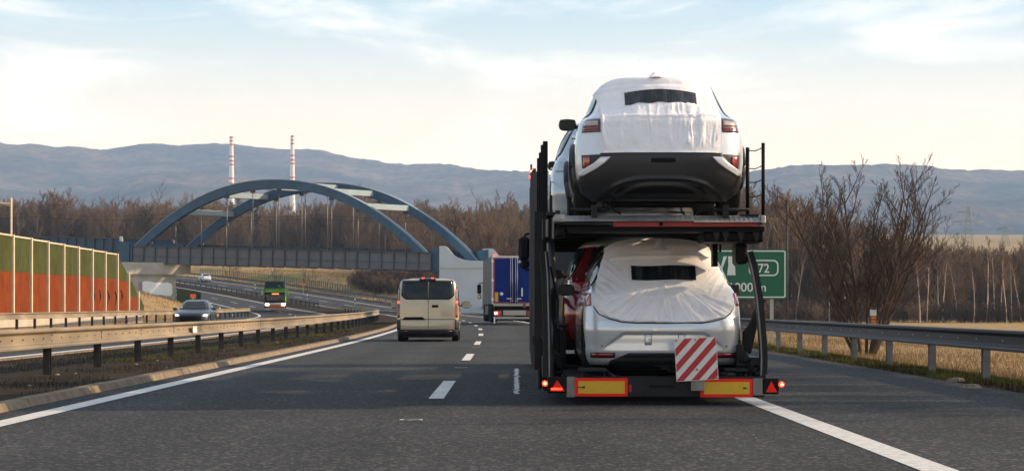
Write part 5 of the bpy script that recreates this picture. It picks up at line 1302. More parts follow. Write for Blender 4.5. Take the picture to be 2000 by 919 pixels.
def hatch(name, label, paint, loc, mirr=None, mx=.90, mz=.97, tl='tail', hero=False, rz=0, L_scale=1.0, tail='tail', roof=None):
    t = thing(name, label, 'car', loc, rz); Bh = Body(hat_rows, n=2.8, drear=recess if hero else None)
    Bh.mesh('body', M[paint], t, nz=40, zl=sorted(set([.10+.007*i for i in range(80)]+[.66+.02*i for i in range(46)]+[1.56])) if hero else None, na=64 if hero else 12, ns=56 if hero else 30, wheels=((.72,.35),(3.49,.35)), wr=.35, arch=1.12)
    underbody(t, .68, .45, 3.9, .14, .8)
    for y in (.72,3.49):
        for sd in (-1,1): wheel(t, sd*.79, y, .35, .22, sd, 5)
    for sd in (-1,1):
        k = 'side+' if sd > 0 else 'side-'
        Bh.patch('rear_side_window', M['glass'], t, k, 1.0, 1.38, tab((1.0,.62),(1.38,.86)), tab((1.0,.98),(1.38,1.0)), .006, 6, 5)
        Bh.patch('side_window', M['glass'], t, k, .99, 1.40, 1.04, 1.95, .006, 6, 8); Bh.patch('side_window', M['glass'], t, k, .99, 1.40, 2.01, tab((.99,2.95),(1.40,2.3)), .006, 6, 8)
        Bh.patch('window_surround', M['plastic'], t, k, .955, .985, .6, 3.0, .008, 2, 14)
        Bh.patch('door_seam', M['seam'], t, k, .25, .95, 1.03, 1.042, .0025, 8, 1, edge=False); Bh.patch('door_seam', M['seam'], t, k, .25, .95, 2.0, 2.012, .0025, 8, 1, edge=False)
        Bh.patch('sill_trim', M['plastic'], t, k, .11, .22, 1.15, 3.05, .010, 3, 10)
        Bh.patch('door_handle', M[paint], t, k, .86, .885, 1.15, 1.36, .03, 2, 4)
        mirror(t, sd*mx, 2.72, mz, sd, M[mirr or paint], 1.1)
    Bh.patch('windscreen', M['glass'], t, 'front', 1.0, 1.44, tab((1.0,-.78),(1.44,-.52)), tab((1.0,.78),(1.44,.52)), .006, 8, 10)
    if not hero:
        Bh.patch('rear_window', M['glass'], t, 'rear', 1.0, 1.42, tab((1.0,-.62),(1.42,-.48)), tab((1.0,.62),(1.42,.48)), .006, 8, 10)
        for sd in (-1,1): Bh.patch('tail_light', M[tl], t, 'rear', .78, .94, *((-.84,-.55) if sd < 0 else (.55,.84)), .010, 5, 8)
    return t, Bh
hb, Bh = hatch('silver_hatchback', 'silver hatchback with a cloth over its rear window riding last on the lower deck', 'paint_silver', (Xc2, Yr2, Zg2), hero=True, mirr='plastic')
def lim2(pts): return tab(*[(lv2(v), lu2(u)) for u, v in pts])
HL = lim2([(1239,628.5),(1212,626),(1190,619.5),(1171,611),(1161,596),(1162,574),(1173,532),(1187,491),(1190,470),(1190,455)]); HR = lim2([(1368,628.5),(1390,624.5),(1413,618),(1425,609),(1432,598),(1433,583),(1420,537),(1399,498),(1396,470),(1396,455)])
def hlim(sd, z):
    W = Bh.par(z)[0]*.996; e = lin(HL if sd < 0 else HR, z); return max(-W, e) if sd < 0 else min(W, e)
def hfold(x, z):
    u = 1000+(x+Xc2)*F/23.85; v = V0-(z+Zg2-CH)*F/23.85
    dx, dy = u-1299, v-535; a = math.atan2(dx, max(6, dy)); r_ = math.hypot(dx, dy)
    w1 = sstep(24, 62, dy)
    n1 = ridge(mn.noise(Vector((a*6.2, r_*.006, 2)))); n2 = ridge(mn.noise(Vector((a*15, r_*.01, 6))))
    d = w1*(.019*n1+.010*n2)
    d += .016*math.exp(-((v-(504-3*math.cos((u-1298)/60)))/2.6)**2)*(abs(u-1298) < 102)      # seam at the roof edge
    d += .007*math.exp(-((v-(578))/3)**2)*(1-sstep(110,140,abs(dx)))
    d += .010*sstep(60,118,abs(dx))*ridge(mn.noise(Vector((dy*.05+abs(dx)*.05, a*1.5, 3))))*(v > 505)
    d += .012*math.exp(-((dx+1)/3.0)**2)*sstep(15,45,dy)
    d += .006*mn.noise(Vector((u*.03, v*.03, 5)))
    return d
cv2 = thing('rear_window_cover', 'white cloth cover with a dark strip stretched over the rear window of the silver hatchback', 'cover', (Xc2, Yr2, Zg2), 0, 'transport covers on the carried cars')
mb = cover_mesh('cloth', Bh, cv2, lv2(628.5), 1.555, hlim, hfold, 150, 230, .010)
fin(mb, lu2(1291.5), lv2(486), .555, .078, lv2(462)-lv2(486), .16)
mb.build('cloth', M['cloth'], cv2)
mb = MB(); nr, nc_ = 6, 24
for i in range(nr+1):
    for j in range(nc_+1):
        x = lu2(1235)+(lu2(1360)-lu2(1235))*j/nc_; v = 548.5-28.5*i/nr + .8*math.sin(j*.3); mb.v.append(tuple(Bh.pt('rear', x, lv2(v), .016+hfold(x, lv2(v))*.3+.006)))
for i in range(nr):
    for j in range(nc_): mb.f.append((i*(nc_+1)+j,i*(nc_+1)+j+1,(i+1)*(nc_+1)+j+1,(i+1)*(nc_+1)+j)); mb.m.append(0); mb.sm.append(True)
mb.build('window_strip', M['film'], cv2)
mb = MB(); mb.tube([Bh.pt('rear', lu2(1203+k*8), lv2(504-3*math.cos((1203+k*8-1298)/60)), .016+hfold(lu2(1203+k*8), lv2(504-3*math.cos((1203+k*8-1298)/60)))) for k in range(25)], .004, 5)
mb.tube([Bh.pt('rear', lu2(1298.5), lv2(550+k*6), .018+hfold(lu2(1298.5), lv2(550+k*6))) for k in range(13)], .004, 5)
mb.build('stitched_seam', M['cloth'], cv2)
for sd in (-1,1):
    s2 = lambda lo, hi: (lo, hi) if sd > 0 else (-hi, -lo)
    Bh.patch('tail_light', M['tail_pink'] if sd < 0 else M['tail'], hb, 'rear', lv2(597), lv2(572), *s2(.815, .872), .010, 5, 4)
    Bh.patch('rear_reflector', M['tail'], hb, 'rear', lv2(695.5), lv2(689), *s2(.57, .80), .012, 2, 6)
    Bh.patch('reflector_bezel', M['plastic'], hb, 'rear', lv2(697.5), lv2(687), *s2(.55, .82), .007, 2, 6)
# tailgate gap line below the cloth
mb = MB(); pts = [Bh.pt('rear', lu2(u), lv2(v), .006) for u, v in ((1160,598),(1170,613.5),(1189,622),(1212,628.3),(1239,630.3),(1300,630.8),(1368,630.3),(1391,627),(1414,620.5),(1426,611),(1433,599))]
mb.tube(pts, .006, 5); mb.build('tailgate_gap', M['seam'], hb)
dd = lim2([(1198,712),(1192,701),(1215,693),(1232,687)]); 
Bh.patch('rear_diffuser', M['plastic'], hb, 'rear', lv2(712), lv2(687.5), lim2([(1185,712),(1192,702),(1212,694),(1226,687.5)]), lim2([(1405,712),(1398,702),(1378,694),(1364,687.5)]), .010, 10, 26)
for u0,u1 in ((1258,1270),(1323,1335)):
    o = Bh.patch('plate_socket', M['paint_silver'], hb, 'rear', lv2(672), lv2(652), lu2(u0), lu2(u1), .010, 3, 3); 
    Bh.patch('socket_edge', M['plastic2'], o, 'rear', lv2(672.6), lv2(651.4), lu2(u0)-.005, lu2(u1)+.005, .004, 3, 3); c = Bh.pt('rear', lu2((u0+u1)/2+2), lv2(662), .012); MB().box(c.x-.006,c.x+.006,c.y-.004,c.y+.002,c.z-.006,c.z+.006).build('socket_hole', M['seam'], o)
for u,v in ((1175,674),(1417,675)): c = Bh.pt('rear', lu2(u), lv2(v), .004); MB().lathe([(0,0),(0,.008),(.004,.011)], c, 'y', 10).build('parking_sensor', M['plastic2'], hb)
c = Bh.pt('rear', lu2(1278), lv2(643), .004); MB().box(c.x-.03,c.x+.03,c.y-.006,c.y,c.z-.006,c.z+.006).build('reflector_chip', M['chrome'], hb)
# --- other carried cars
rc, Br = hatch('red_car', 'dark red car with a silver roof squeezed in ahead of the silver hatchback', 'paint_red', (1.60, 27.9, .50), mx=.83, mz=1.06)
Br.mesh('roof', M['paint_silver'], rc, zl=[1.405,1.42,1.45,1.49,1.52,1.545,1.56], na=12, ns=20).scale = (1.012,1.0,1.004)
hatch('pale_blue_car', 'pale blue car with a black mirror ahead of the white SUV on the upper deck', 'paint_blue', (1.42, 27.6, ZD+.0), mirr='plastic', mx=.66, mz=1.02, tl='paint_blue')

# ------------------------------------------------------------ van
vn = thing('beige_van', 'champagne coloured passenger van braking in the passing lane', 'van', (-2.665, 66.3, E(66)), heading(70)-.0)
vn.rotation_euler.z = R(0.6)
van_rows = [(.20,.90,.10,4.9,.22,.5),(.32,.955,.02,4.95,.25,.6),(.50,.975,0,4.97,.26,.6),(.75,.98,.02,4.95,.24,.6),(1.0,.975,.03,4.7,.22,.6),(1.12,.965,.035,4.45,.22,.5),(1.3,.935,.05,4.05,.22,.5),(1.55,.925,.085,3.75,.22,.45),(1.75,.90,.12,3.45,.22,.45),(1.88,.868,.15,3.25,.22,.4),(1.95,.81,.19,3.1,.22,.4),(1.985,.70,.28,3.0,.2,.3),(2.0,.5,.45,2.8,.15,.2)]
Bv = Body(van_rows, n=3.0)
Bv.mesh('body', M['paint_beige'], vn, nz=40, na=14, ns=34, wheels=((.98,.34),(3.9,.34)), wr=.34, arch=1.12)
underbody(vn, .70, .3, 4.5, .26, 1.0)
for y in (.98,3.9):
    for sd in (-1,1): wheel(vn, sd*.86, y, .34, .22, sd, 5)
lu3, lv3 = px_local(66.5, -2.665, E(66)); 
V3 = lambda x, y_: (lu3(480+x/3.509), lv3(460+y_/3.509))
zb_, zt_ = .285, 1.0
z_ = lambda y_: lv3(460+y_/3.509); x_ = lambda x: lu3(480+x/3.509)
Bv.patch('rear_bumper', M['plastic'], vn, 'rear', .22, z_(640), -.95, .95, .02, 6, 24)
MB().box(-.80,.80,.10,.5,.13,.30).build('under_shade_block', M['seam'], vn)  # black block added for the dark shade under the van
for sd in (-1,1):
    s2 = lambda lo, hi: (lo, hi) if sd > 0 else (-hi, -lo)
    Bv.patch('bumper_corner', M['plastic'], vn, 'rear', z_(642), z_(575), *s2(.86,.965), .018, 5, 5)
    Bv.patch('rear_reflector', M['tail'], vn, 'rear', z_(656), z_(648), *s2(.62,.74), .03, 2, 3)
    tl = Bv.patch('tail_light', M['tail_dk'] if sd<0 else M['tail'], vn, 'rear', z_(560), z_(350), *s2(.885,.945), .012, 12, 4)
    Bv.patch('brake_light', M['lamp_red'], tl, 'rear', z_(464), z_(446) , *s2(.885,.935), .02, 4, 3)
    Bv.patch('clear_band', M['lens'], tl, 'rear', z_(440), z_(360), *s2(.895,.925), .018, 4, 3)
    k = 'side+' if sd > 0 else 'side-'
    for a,b_ in ((.45,1.55),(1.65,2.75),(2.85,3.65)): Bv.patch('side_window', M['glass'], vn, k, 1.14, 1.70, a, b_ if b_ < 3 else tab((1.14,3.85),(1.70,3.35)), .008, 5, 6)
    Bv.patch('sliding_door_rail', M['seam'], vn, k, 1.02, 1.05, .4, 2.8, .005, 1, 8)
    Bv.patch('side_moulding', M['plastic2'], vn, k, .52, .62, .4, 4.0, .014, 2, 12)
    mirror(vn, sd*.97, 3.62, 1.17, sd, M['plastic'], 1.75, M['cream'])  # cream glass colour stands in for a bright reflection
zs_ = [z_(437), z_(425), z_(405), z_(308)]
Bv.patch('rear_window', M['glass'], vn, 'rear', zs_[0], zs_[3], tab((zs_[0],-.68),(zs_[1],-.77),(zs_[2],-.84),(zs_[3],-.80)), tab((zs_[0],.68),(zs_[1],.77),(zs_[2],.84),(zs_[3],.80)), .010, 12, 16)
Bv.patch('door_gap', M['seam'], vn, 'rear', .42, 1.88, .012, .026, .013, 10, 1, edge=False)
Bv.patch('window_bar', M['plastic'], vn, 'rear', zs_[0], zs_[3], -.035, .035, .016, 8, 2)
Bv.patch('door_gap', M['seam'], vn, 'rear', z_(574), z_(570), -.88, .88, .004, 1, 16, edge=False)
Bv.patch('door_handle', M['seam'], vn, 'rear', z_(490), z_(474), .14, .34, .03, 2, 4)
Bv.patch('plate_lamp_bar', M['seam'], vn, 'rear', z_(576), z_(556), tab((z_(576),-.80),(z_(556),-.72)), tab((z_(576),-.06),(z_(556),-.16)), .035, 3, 10)
tb = Bv.patch('high_brake_bar', M['plastic'], vn, 'rear', z_(306), z_(292), -.26, .26, .03, 2, 8)
for xx in (-.15,.15): c = Bv.pt('rear', xx, z_(299), .045); MB().box(c.x-.04,c.x+.04,c.y-.01,c.y+.02,c.z-.016,c.z+.016).build('brake_light', M['lamp_red'], tb)
mb = MB(); mb.tube([(-.5,.8,.27),(.5,.8,.27)], .05, 8); mb.tube([(.55,.05,.24),(.55,.5,.26)], .03, 8); mb.build('exhaust_and_axle', M['black'], vn)
for xx in (-.42,.40):  # headrests and seats seen through the rear window
    pass
# ------------------------------------------------------------ blue lorry
ly = thing('blue_lorry', 'articulated lorry with dark blue rear doors in the driving lane ahead of the van', 'lorry', (.115, 120.2, .21)); ly.rotation_euler.z = R(2.9)
zz = lambda v: CH+(V0-v)*120.2/F-.21; xx_ = lambda u: (u-U0)*120.2/F-.115
zt = zz(499.5); zb = zz(593)
def LB(name, x0,x1,y0,y1,z0,z1,m,parent=ly,c=0.0): return MB().box(x0,x1,y0,y1,z0,z1,0,c).build(name,M[m],parent)
LB('trailer_box',-1.27,1.27,.04,13.6,zb,zt,'tarp_grey')
fr = LB('rear_frame',-1.275,-1.18,0,.10,zb-.02,zt+.01,'alu'); LB('rear_frame',1.18,1.275,0,.10,zb-.02,zt+.01,'alu'); LB('rear_frame',-1.18,1.18,0,.10,zt-.10,zt+.008,'alu'); LB('rear_frame',-1.18,1.18,0,.10,zb-.12,zb+.04,'cream')
for sd in (-1,1):
    d = LB('rear_door',-1.175 if sd<0 else .012,-.012 if sd<0 else 1.175,-.02,.03,zb+.045,zt-.105,'tarp_blue')
    for q in (.10,.42):
        xb = sd*(.06+q*.0+q*.32); MB().tube([(xb,-.05,zb+.0),(xb,-.05,zt-.08)], .018, 8).build('lock_bar', M['alu'], d)
        MB().box(xb-.03,xb+.03,-.06,-.02,zb+.14,zb+.22).build('lock_cam', M['alu'], d)
    MB().box(sd*.28-.14,sd*.28+.14,-.075,-.045,zb+.27,zb+.33).build('door_handle', M['alu'], d)
    MB().box(sd*1.12-.02,sd*1.12+.02,-.028,-.02,zb+.08,zt-.12).build('red_edge_strip', M['red_paint'], d)
    MB().box(min(sd*.2,sd*1.1),max(sd*.2,sd*1.1),-.028,-.022,zt-.15,zt-.115).build('red_edge_strip', M['red_paint'], d)
    MB().box(min(sd*.1,sd*1.1),max(sd*.1,sd*1.1),-.028,-.022,zb+.06,zb+.10).build('red_edge_strip', M['red_paint'], d)
    MB().box(sd*1.0-.09,sd*1.0+.09,-.032,-.022,zb+.12,zb+.66).build('yellow_sticker', M['yel_ref'], d)
    for v in (510,547,584): LB('hinge', sd*1.23-.06, sd*1.23+.06, -.04, .0, zz(v+2.5), zz(v-2.5), 'white_post')
MB().lathe([(0,0),(0,.10),(.006,.10)], (-.72,-.03,zz(573.5)), 'y', 20).build('speed_sticker', M['white_ref'], ly)
MB().box(.42,.50,-.032,-.022,zz(578),zz(562)).build('stickers_strip', M['white_ref'], ly)
LB('top_lamp',-1.17,-1.03,-.05,.05,zt+.01,zt+.09,'lamp_red'); LB('lamp_beam',-1.2,1.2,.0,.14,zz(617),zz(605),'black2')
LB('under_floor',-1.1,1.1,.5,13.2,zb-.35,zb-.10,'black')
for sd in (-1,1):
    l = LB('tail_light', *sorted((sd*1.16,sd*.72)), -.03,.0, zz(616),zz(606.5), 'tail'); MB().box(*sorted((sd*1.08,sd*.92)),-.045,-.031,zz(614),zz(608)).build('brake_light', M['lamp_red'], l)
MB().box(*sorted((-1.12,-.98)),-.05,-.032,zz(613),zz(609)).build('indicator', M['lamp_hot'], ly)
LB('number_plate_panel',-.62,.68,-.04,-.01,zz(615),zz(605.5),'cream')
LB('underrun_bar',-1.18,1.22,-.05,.07,zz(622),zz(618.5),'cream'); LB('underrun_guard',-1.16,1.2,.1,.14,.12,zz(622),'black2'); LB('side_mark',-1.16,-1.08,-.06,.06,zz(631),zz(618),'white_post')
LB('red_marker',.52,.66,-.05,-.02,zz(600),zz(592),'red_paint')
for y in (2.2,3.5,4.8,11.5):
    for sd in (-1,1): wheel(ly, sd*1.06, y, .50, .36, sd, 0, M['galv_dark'])
for sd in (-1,1): LB('side_skirt', *sorted((sd*1.22,sd*1.26)), 5.6, 10.4, .45, zb-.1, 'tarp_grey')
lt = thing('lorry_cab', 'dark cab of the lorry with the blue doors, its mirror standing out at the side', 'lorry', (.115,120.2,.21)); lt.rotation_euler.z = R(2.9)
cb = Body([(.4,1.15,0,2.0,.1,.3),(1.0,1.22,0,2.1,.1,.3),(2.0,1.22,0,2.0,.1,.3),(2.9,1.18,0,1.7,.1,.3),(3.6,1.05,.1,1.2,.1,.3)], n=3.2); o = cb.mesh('cab', M['paint_dark'], lt, nz=16, na=6, ns=8); o.location = (0,14.3,0)
LB('chassis',-.5,.5,12,14.3,.6,.9,'black',lt)
for sd in (-1,1):
    wheel(lt, sd*1.02, 15.4, .5, .3, sd, 0, M['galv_dark'])
    MB().box(*sorted((sd*1.34,sd*1.60)),14.9,15.1,1.75,2.35,0,.05).build('mirror', M['black'], lt); MB().box(*sorted((sd*1.34,sd*1.58)),14.9,15.1,1.42,1.72,0,.05).build('lower_mirror', M['chrome'], lt)
    MB().tube([(sd*1.15,15,2.45),(sd*1.5,15,2.42)],.03,6).build('mirror_arm', M['black'], lt)

# ------------------------------------------------------------ oncoming dark car
def saloon(name, label, paint, loc, rz, lit=None, sc=1.0, driver=False):
    t = thing(name, label, 'car', loc, rz)
    rows = [(.16,.80,.22,4.3,.4,.45),(.26,.87,.08,4.42,.45,.5),(.40,.90,.02,4.46,.48,.55),(.55,.905,0,4.45,.48,.6),(.68,.905,.02,4.36,.46,.65),(.78,.895,.05,4.15,.44,.75),(.86,.875,.08,3.75,.42,.75),(.92,.845,.12,3.35,.38,.6),(.98,.79,.2,3.15,.34,.45),(1.1,.73,.38,2.9,.3,.4),(1.25,.66,.62,2.62,.3,.4),(1.36,.585,.85,2.38,.3,.35),(1.42,.50,1.05,2.2,.3,.3),(1.455,.34,1.3,2.0,.2,.2)]
    Bs = Body(rows, n=2.7)
    Bs.mesh('body', M[paint], t, nz=40, na=14, ns=34, wheels=((.85,.33),(3.5,.33)), wr=.33, arch=1.12); underbody(t, .66, .4, 4.0, .18, .75)
    for y in (.85,3.5):
        for sd in (-1,1): wheel(t, sd*.78, y, .33, .21, sd, 5)
    Bs.patch('windscreen', M['glass'], t, 'front', .955, 1.40, tab((.955,-.74),(1.40,-.50)), tab((.955,.74),(1.40,.50)), .008, 8, 12)
    Bs.patch('rear_window', M['glass'], t, 'rear', .99, 1.38, tab((.99,-.66),(1.38,-.48)), tab((.99,.66),(1.38,.48)), .008, 8, 12)
    gx = tab((.24,.34),(.34,.50),(.52,.60),(.62,.50)); Bs.patch('grille', M['seam'], t, 'front', .24, .62, (gx[0],[-x for x in gx[1]]), gx, .010, 6, 12)
    Bs.patch('lower_intake', M['plastic'], t, 'front', .17, .235, -.68, .68, .010, 2, 12)
    for sd in (-1,1):
        k = 'side+' if sd > 0 else 'side-'; f2 = lambda a, b_: (a, b_) if sd > 0 else (-b_, -a)
        a = tab((.56,.58),(.64,.55),(.71,.62)); b_ = tab((.56,.80),(.64,.862),(.71,.875))
        if sd < 0: a, b_ = (b_[0],[-x for x in b_[1]]), (a[0],[-x for x in a[1]])
        h = Bs.patch('headlight', M['lens'] , t, 'front', .56, .71, a, b_, .012, 6, 8)
        if lit: Bs.patch('daytime_lamp', M['lamp_white'], h, 'front', .60, .66, *f2(.66,.80), .022, 2, 5)
        Bs.patch('tail_light', M['tail'], t, 'rear', .70, .84, *f2(.50,.84), .010, 4, 7)
        Bs.patch('side_window', M['glass'], t, k, .97, 1.34, tab((.97,.8),(1.34,1.25)), 1.85, .008, 5, 6); Bs.patch('side_window', M['glass'], t, k, .97, 1.34, 1.9, tab((.97,2.95),(1.34,2.42)), .008, 5, 6)
        mirror(t, sd*.88, 2.75, .97, sd, M[paint], 1.1)
    return t, Bs
saloon('dark_hatchback', 'dark blue-grey car with lit headlights coming the other way behind the median guardrail', 'paint_dark', (at(367,0,108).x, 108+4.45, E(108)-.02), math.pi+.03, lit=True)
oc, Bo = saloon('white_estate_car', 'small white car climbing the bend beyond the bridge pier', 'paint_white', (at(404,0,386).x, 386, CH+(V0-549)*386/F), -heading(386)+0)
# ------------------------------------------------------------ coach
Yb = 240.0; bs = thing('green_coach', 'tall green coach with lit headlights coming round the bend under the bridge', 'coach', (at(537.5,0,Yb).x, Yb, CH+(V0-601)*Yb/F)); bs.rotation_euler.z = math.pi - heading(240)*.6
bz = lambda v: (601-v)*Yb/F; bxx = lambda u: -(u-537.5)*Yb/F
Bb = Body([(.22,1.2,0,13,.3,.15),(.6,1.27,0,13.05,.3,.25),(1.2,1.27,0,13.05,.3,.28),(1.9,1.27,0,13.0,.3,.3),(2.4,1.25,0,12.8,.3,.35),(2.85,1.18,.1,12.55,.3,.4),(3.05,1.08,.2,12.3,.3,.4),(3.12,.9,.4,12.0,.3,.4)], n=3.4)
# front is at +y locally; y=0 is the tail -> shift so that the front stands at the origin
sh = -13.05
def BP(o): o.location = (0, sh, 0); return o
BP(Bb.mesh('body', M['tarp_grey'], bs, nz=26, na=10, ns=20))
BP(Bb.patch('upper_windscreen', M['glass_l'], bs, 'front', bz(563), bz(550), -1.05, 1.05, .012, 5, 12))
BP(Bb.patch('green_band', M['bus_green'], bs, 'front', bz(570.5), bz(563.5), -1.22, 1.22, .012, 3, 14))
BP(Bb.patch('green_corner', M['bus_green'], bs, 'front', bz(590), bz(550), -1.24, -1.10, .014, 8, 3)); BP(Bb.patch('green_side', M['bus_green'], bs, 'side-', .7, 2.6, 11.2, 12.9, .012, 4, 4))
BP(Bb.patch('roof_edge', M['galv_post'], bs, 'front', bz(549.8), bz(548.2), -1.0, 1.0, .015, 2, 12))
BP(Bb.patch('lower_windscreen', M['glass'], bs, 'front', bz(590), bz(571), -1.12, 1.12, .012, 5, 12))
BP(Bb.patch('white_front_band', M['white_post'], bs, 'front', bz(595), bz(591), -1.2, 1.2, .012, 2, 12))
BP(Bb.patch('orange_bumper', M['bus_orange'], bs, 'front', bz(600.5), bz(595.2), -1.1, 1.1, .014, 2, 12))
BP(Bb.patch('destination_display', M['lamp_orange'], bs, 'front', bz(574.5), bz(572.4), -.42, .38, .03, 1, 6))
for sd in (-1,1):
    k = 'side+' if sd > 0 else 'side-'; f2 = lambda a, b_: (a, b_) if sd > 0 else (-b_, -a)
    BP(Bb.patch('headlight', M['lamp_white'], bs, 'front', bz(596), bz(592.4), *f2(.72,1.12), .03, 3, 5))
    for a in (1,3.6,6.2,8.8): BP(Bb.patch('side_window', M['glass'], bs, k, 1.7, 2.6, a, a+2.4, .012, 3, 5))
    BP(MB().box(*sorted((sd*1.36,sd*1.60)),13.1,13.25,1.45,2.0,0,.05).build('mirror', M['bus_green'], bs)); BP(MB().tube([(sd*1.2,12.9,2.2),(sd*1.48,13.2,2.1),(sd*1.48,13.2,1.95)],.04,6).build('mirror_arm', M['bus_green'], bs))
    for y in (3,10.5): BP(wheel(bs, sd*1.12, y, .5, .28, sd, 0, M['galv_dark']))
for xx in (-.45,.45): BP(MB().tube([(xx,13.08,1.0),(xx*.2,13.06,1.5)],.012,5).build('wiper', M['black'], bs))

# ------------------------------------------------------------ exit sign
Ys = 77.0
sg = thing('exit_sign', 'green motorway exit sign reading 72 and 1000 m behind the carrier', 'road sign')
a, b_ = at(1383,583.5,Ys), at(1537,486,Ys)
def rrect(x0,z0,x1,z1,r,n=5):
    o = []
    for cx_,cz_,s in ((x1-r,z1-r,0),(x0+r,z1-r,1),(x0+r,z0+r,2),(x1-r,z0+r,3)):
        for k in range(n+1): t = math.pi/2*(s+k/n); o.append((cx_+r*math.cos(t), cz_+r*math.sin(t)))
    return o
pn = MB().prism(rrect(a.x,a.z,b_.x,b_.z,.06),'y',Ys,Ys+.05); pn = fix(pn.build('sign_panel', M['sign_green'], sg))
def ring(name, out_, in_, y0, y1, m, parent):
    n = len(out_); mb = MB(); mb.add([(x,y0,z) for x,z in out_]+[(x,y0,z) for x,z in in_]+[(x,y1,z) for x,z in out_]+[(x,y1,z) for x,z in in_],
        [(i,(i+1)%n,n+(i+1)%n,n+i) for i in range(n)]+[(i,2*n+i,2*n+(i+1)%n,(i+1)%n) for i in range(n)]+[(n+i,n+(i+1)%n,3*n+(i+1)%n,3*n+i) for i in range(n)])
    return fix(mb.build(name, M[m], parent))
e=.05; ring('border', rrect(a.x+e,a.z+e,b_.x-e,b_.z-e,.07), rrect(a.x+e+.045,a.z+e+.045,b_.x-e-.045,b_.z-e-.045,.05), Ys-.006, Ys-.001, 'sign_white', pn)
c0, c1 = at(1462.5,538.5,Ys), at(1520.5,507,Ys); ring('capsule', rrect(c0.x,c0.z,c1.x,c1.z,.19), rrect(c0.x+.05,c0.z+.05,c1.x-.05,c1.z-.05,.15), Ys-.006, Ys-.001, 'sign_white', pn)
def pict(pts): p_ = [(at(u,v,Ys).x, at(u,v,Ys).z) for u,v in pts]; return fix(MB().prism(p_,'y',Ys-.006,Ys-.001).build('pictogram', M['sign_white'], pn))
pict([(1422,500),(1430.5,500),(1431,515),(1435.5,520),(1436.5,537),(1420,537),(1422.5,517)])
pict([(1408,520),(1413,500),(1420,500),(1411,524),(1408,530)])
pict([(1388,537),(1390,500),(1397,500),(1400,517),(1401,537)])
def text(body, uc, vb, hpx, parent, name='lettering', wide=1.0):
    cu = bpy.data.curves.new('t','FONT'); cu.body = body; cu.size = 1; cu.align_x = 'CENTER'; cu.extrude = .004; cu.offset = .012
    tmp = bpy.data.objects.new('t', cu); COL.objects.link(tmp); dg = bpy.context.evaluated_depsgraph_get(); me = bpy.data.meshes.new_from_object(tmp.evaluated_get(dg)); bpy.data.objects.remove(tmp)
    zs = [v.co.y for v in me.vertices]; h = max(zs)-min(zs); s = hpx*Ys/F/h; me.materials.clear(); me.materials.append(M['sign_white'])
    p_ = at(uc, vb, Ys)
    for v in me.vertices: x, y_, z = v.co; v.co = (x*s*wide, -z, (y_-min(zs))*s)
    o = link(name, me, parent); o.location = (p_.x, Ys-.006, p_.z); return o
text('72', 1491.5, 532.5, 18, pn, wide=.92); text('1000 m', 1459.5, 569, 17.5, pn, wide=1.02)
for u in (1414,1508):
    x = at(u,0,Ys).x; MB().box(x-.06,x+.06,Ys+.06,Ys+.18,ground(x,Ys)-.3,b_.z-.1).build('post', M['sign_back'], sg)
# ------------------------------------------------------------ delineator posts, small signs
def delineator(u, vt, vb, y, label, orange=True):
    s = F/y; t = thing('delineator_post', label, 'marker post', (0,0,0), 0, 'white delineator posts'); w_ = .065
    x = at(u,0,y).x; z1 = CH+(V0-vt)/s; z0 = ground(x,y)-.1; z1 = min(z1, z0+1.05)
    MB().prism([(x-w_,z0),(x+w_,z0),(x+w_,z1),(x-w_,z1-.05)],'y',y,y+.05).build('post', M['white_post'], t)
    MB().box(x-w_-.002,x+w_+.002,y-.006,y+.056,z1-.62,z1-.36).build('black_band', M['bolt'], t)
    if orange:
        for k in (0,1): MB().box(x-.045,x+.05,y-.012,y-.005,z1-.60+.13*k,z1-.50+.13*k).build('reflector', M['orange_ref'], t)
    return t
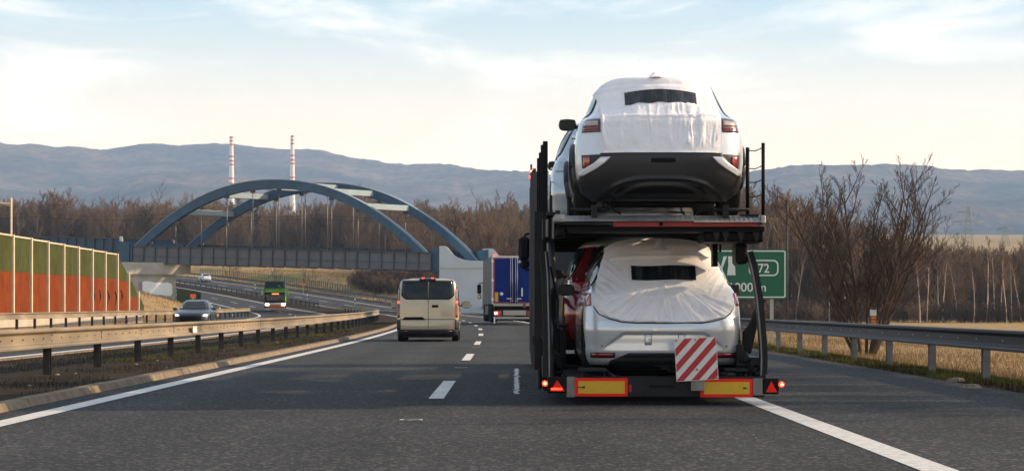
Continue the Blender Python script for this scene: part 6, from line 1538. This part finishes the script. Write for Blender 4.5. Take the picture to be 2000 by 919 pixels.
# near one behind the guardrail
Yd = 41.7; x = at(1706,0,Yd).x; t = thing('delineator_post', 'white marker post with orange reflectors fixed behind the shaded guardrail near the willow', 'marker post', (0,0,0), 0, 'white delineator posts')
z1 = at(0,601,Yd).z; MB().prism([(x-.06,.50),(x+.06,.50),(x+.06,z1),(x-.06,z1-.03)],'y',Yd,Yd+.06).build('post', M['white_post'], t)
for v0,v1 in ((616,631),): MB().box(x-.063,x+.063,Yd-.006,Yd+.066,at(0,v1,Yd).z,at(0,v0,Yd).z).build('black_band', M['bolt'], t)
for v0,v1 in ((617,622.5),(624.5,630)): MB().box(x-.045,x+.045,Yd-.014,Yd-.007,at(0,v1,Yd).z,at(0,v0,Yd).z).build('reflector', M['orange_ref'], t)
MB().box(x-.04,x+.055,Yd-.006,Yd+.06,z1-.035,z1+.012).build('cap', M['bolt'], t)
for u, vt, y, lab in ((429,590,205,'white marker post at the end of the far outer guardrail, taller one'),(455,594,202,'white marker post where the far outer guardrail ends, lower one'),(498,545,355,'small white marker post at the foot of the green fence'),(600,562,305,'white marker post on the bank under the bridge'),(693,572,285,'white marker post on the bank near the dark shrubs'),(780,545,262,'white marker post on the bank beside the van roof')):
    if u == 780: continue
    delineator(u, vt, 0, y, lab, orange=False)
y = 330; c = at(592,555,y); t = thing('small_orange_sign','small orange plate on the bank beyond the coach','sign'); MB().box(c.x-.45,c.x+.45,y,y+.03,c.z-.14,c.z+.16).build('plate', M['orange_ref'], t); MB().box(c.x-.04,c.x+.04,y+.03,y+.08,c.z-1.6,c.z).build('post', M['sign_back'], t)
y = 190; c = at(377,577,y); t = thing('red_notice_board','small red notice board showing above the roof of the dark oncoming car','sign'); MB().box(c.x-.26,c.x+.26,y,y+.03,c.z-.22,c.z+.16).build('plate', M['bus_orange'], t); MB().box(c.x-.04,c.x+.04,y+.03,y+.08,ground(c.x,y)-.1,c.z).build('post', M['sign_back'], t)
t = thing('green_barrier','low dark green barrier wall beside the bridge pier','barrier'); 
pts = [(345,561,592,262),(357,563,593,256),(369,565.5,594,250),(381,568,595,244),(392,571,596,238)]
for i in range(4):
    (u,v,vb,y),(u2,v2,vb2,y2) = pts[i],pts[i+1]; a,b_ = at(u,v,y),at(u2,v2,y2); a2,b2 = at(u,vb,y),at(u2,vb2,y2); dv = Vector((0,.2,0)); mb = MB(); mb.add([a,b_,b2,a2,a+dv,b_+dv,b2+dv,a2+dv],[(0,3,2,1),(4,5,6,7),(0,1,5,4),(2,3,7,6),(1,2,6,5),(3,0,4,7)]); fix(mb.build('panel', M['w_green'], t))

# ------------------------------------------------------------ air
hz = MB().box(-5200, 5200, -120, 7000, -60, 545).build('haze', [], None)
hz['kind'] = 'stuff'; hm = bpy.data.materials.new('haze'); hm.use_nodes = True; hn = hm.node_tree; hn.nodes.clear(); ho = hn.nodes.new('ShaderNodeOutputMaterial'); hv = hn.nodes.new('ShaderNodeVolumePrincipled')
hv.inputs['Color'].default_value = (.42,.65,1,1); hv.inputs['Density'].default_value = .000115; hv.inputs['Anisotropy'].default_value = 0.0; hn.links.new(hv.outputs[0], ho.inputs['Volume']); hz.data.materials.append(hm)
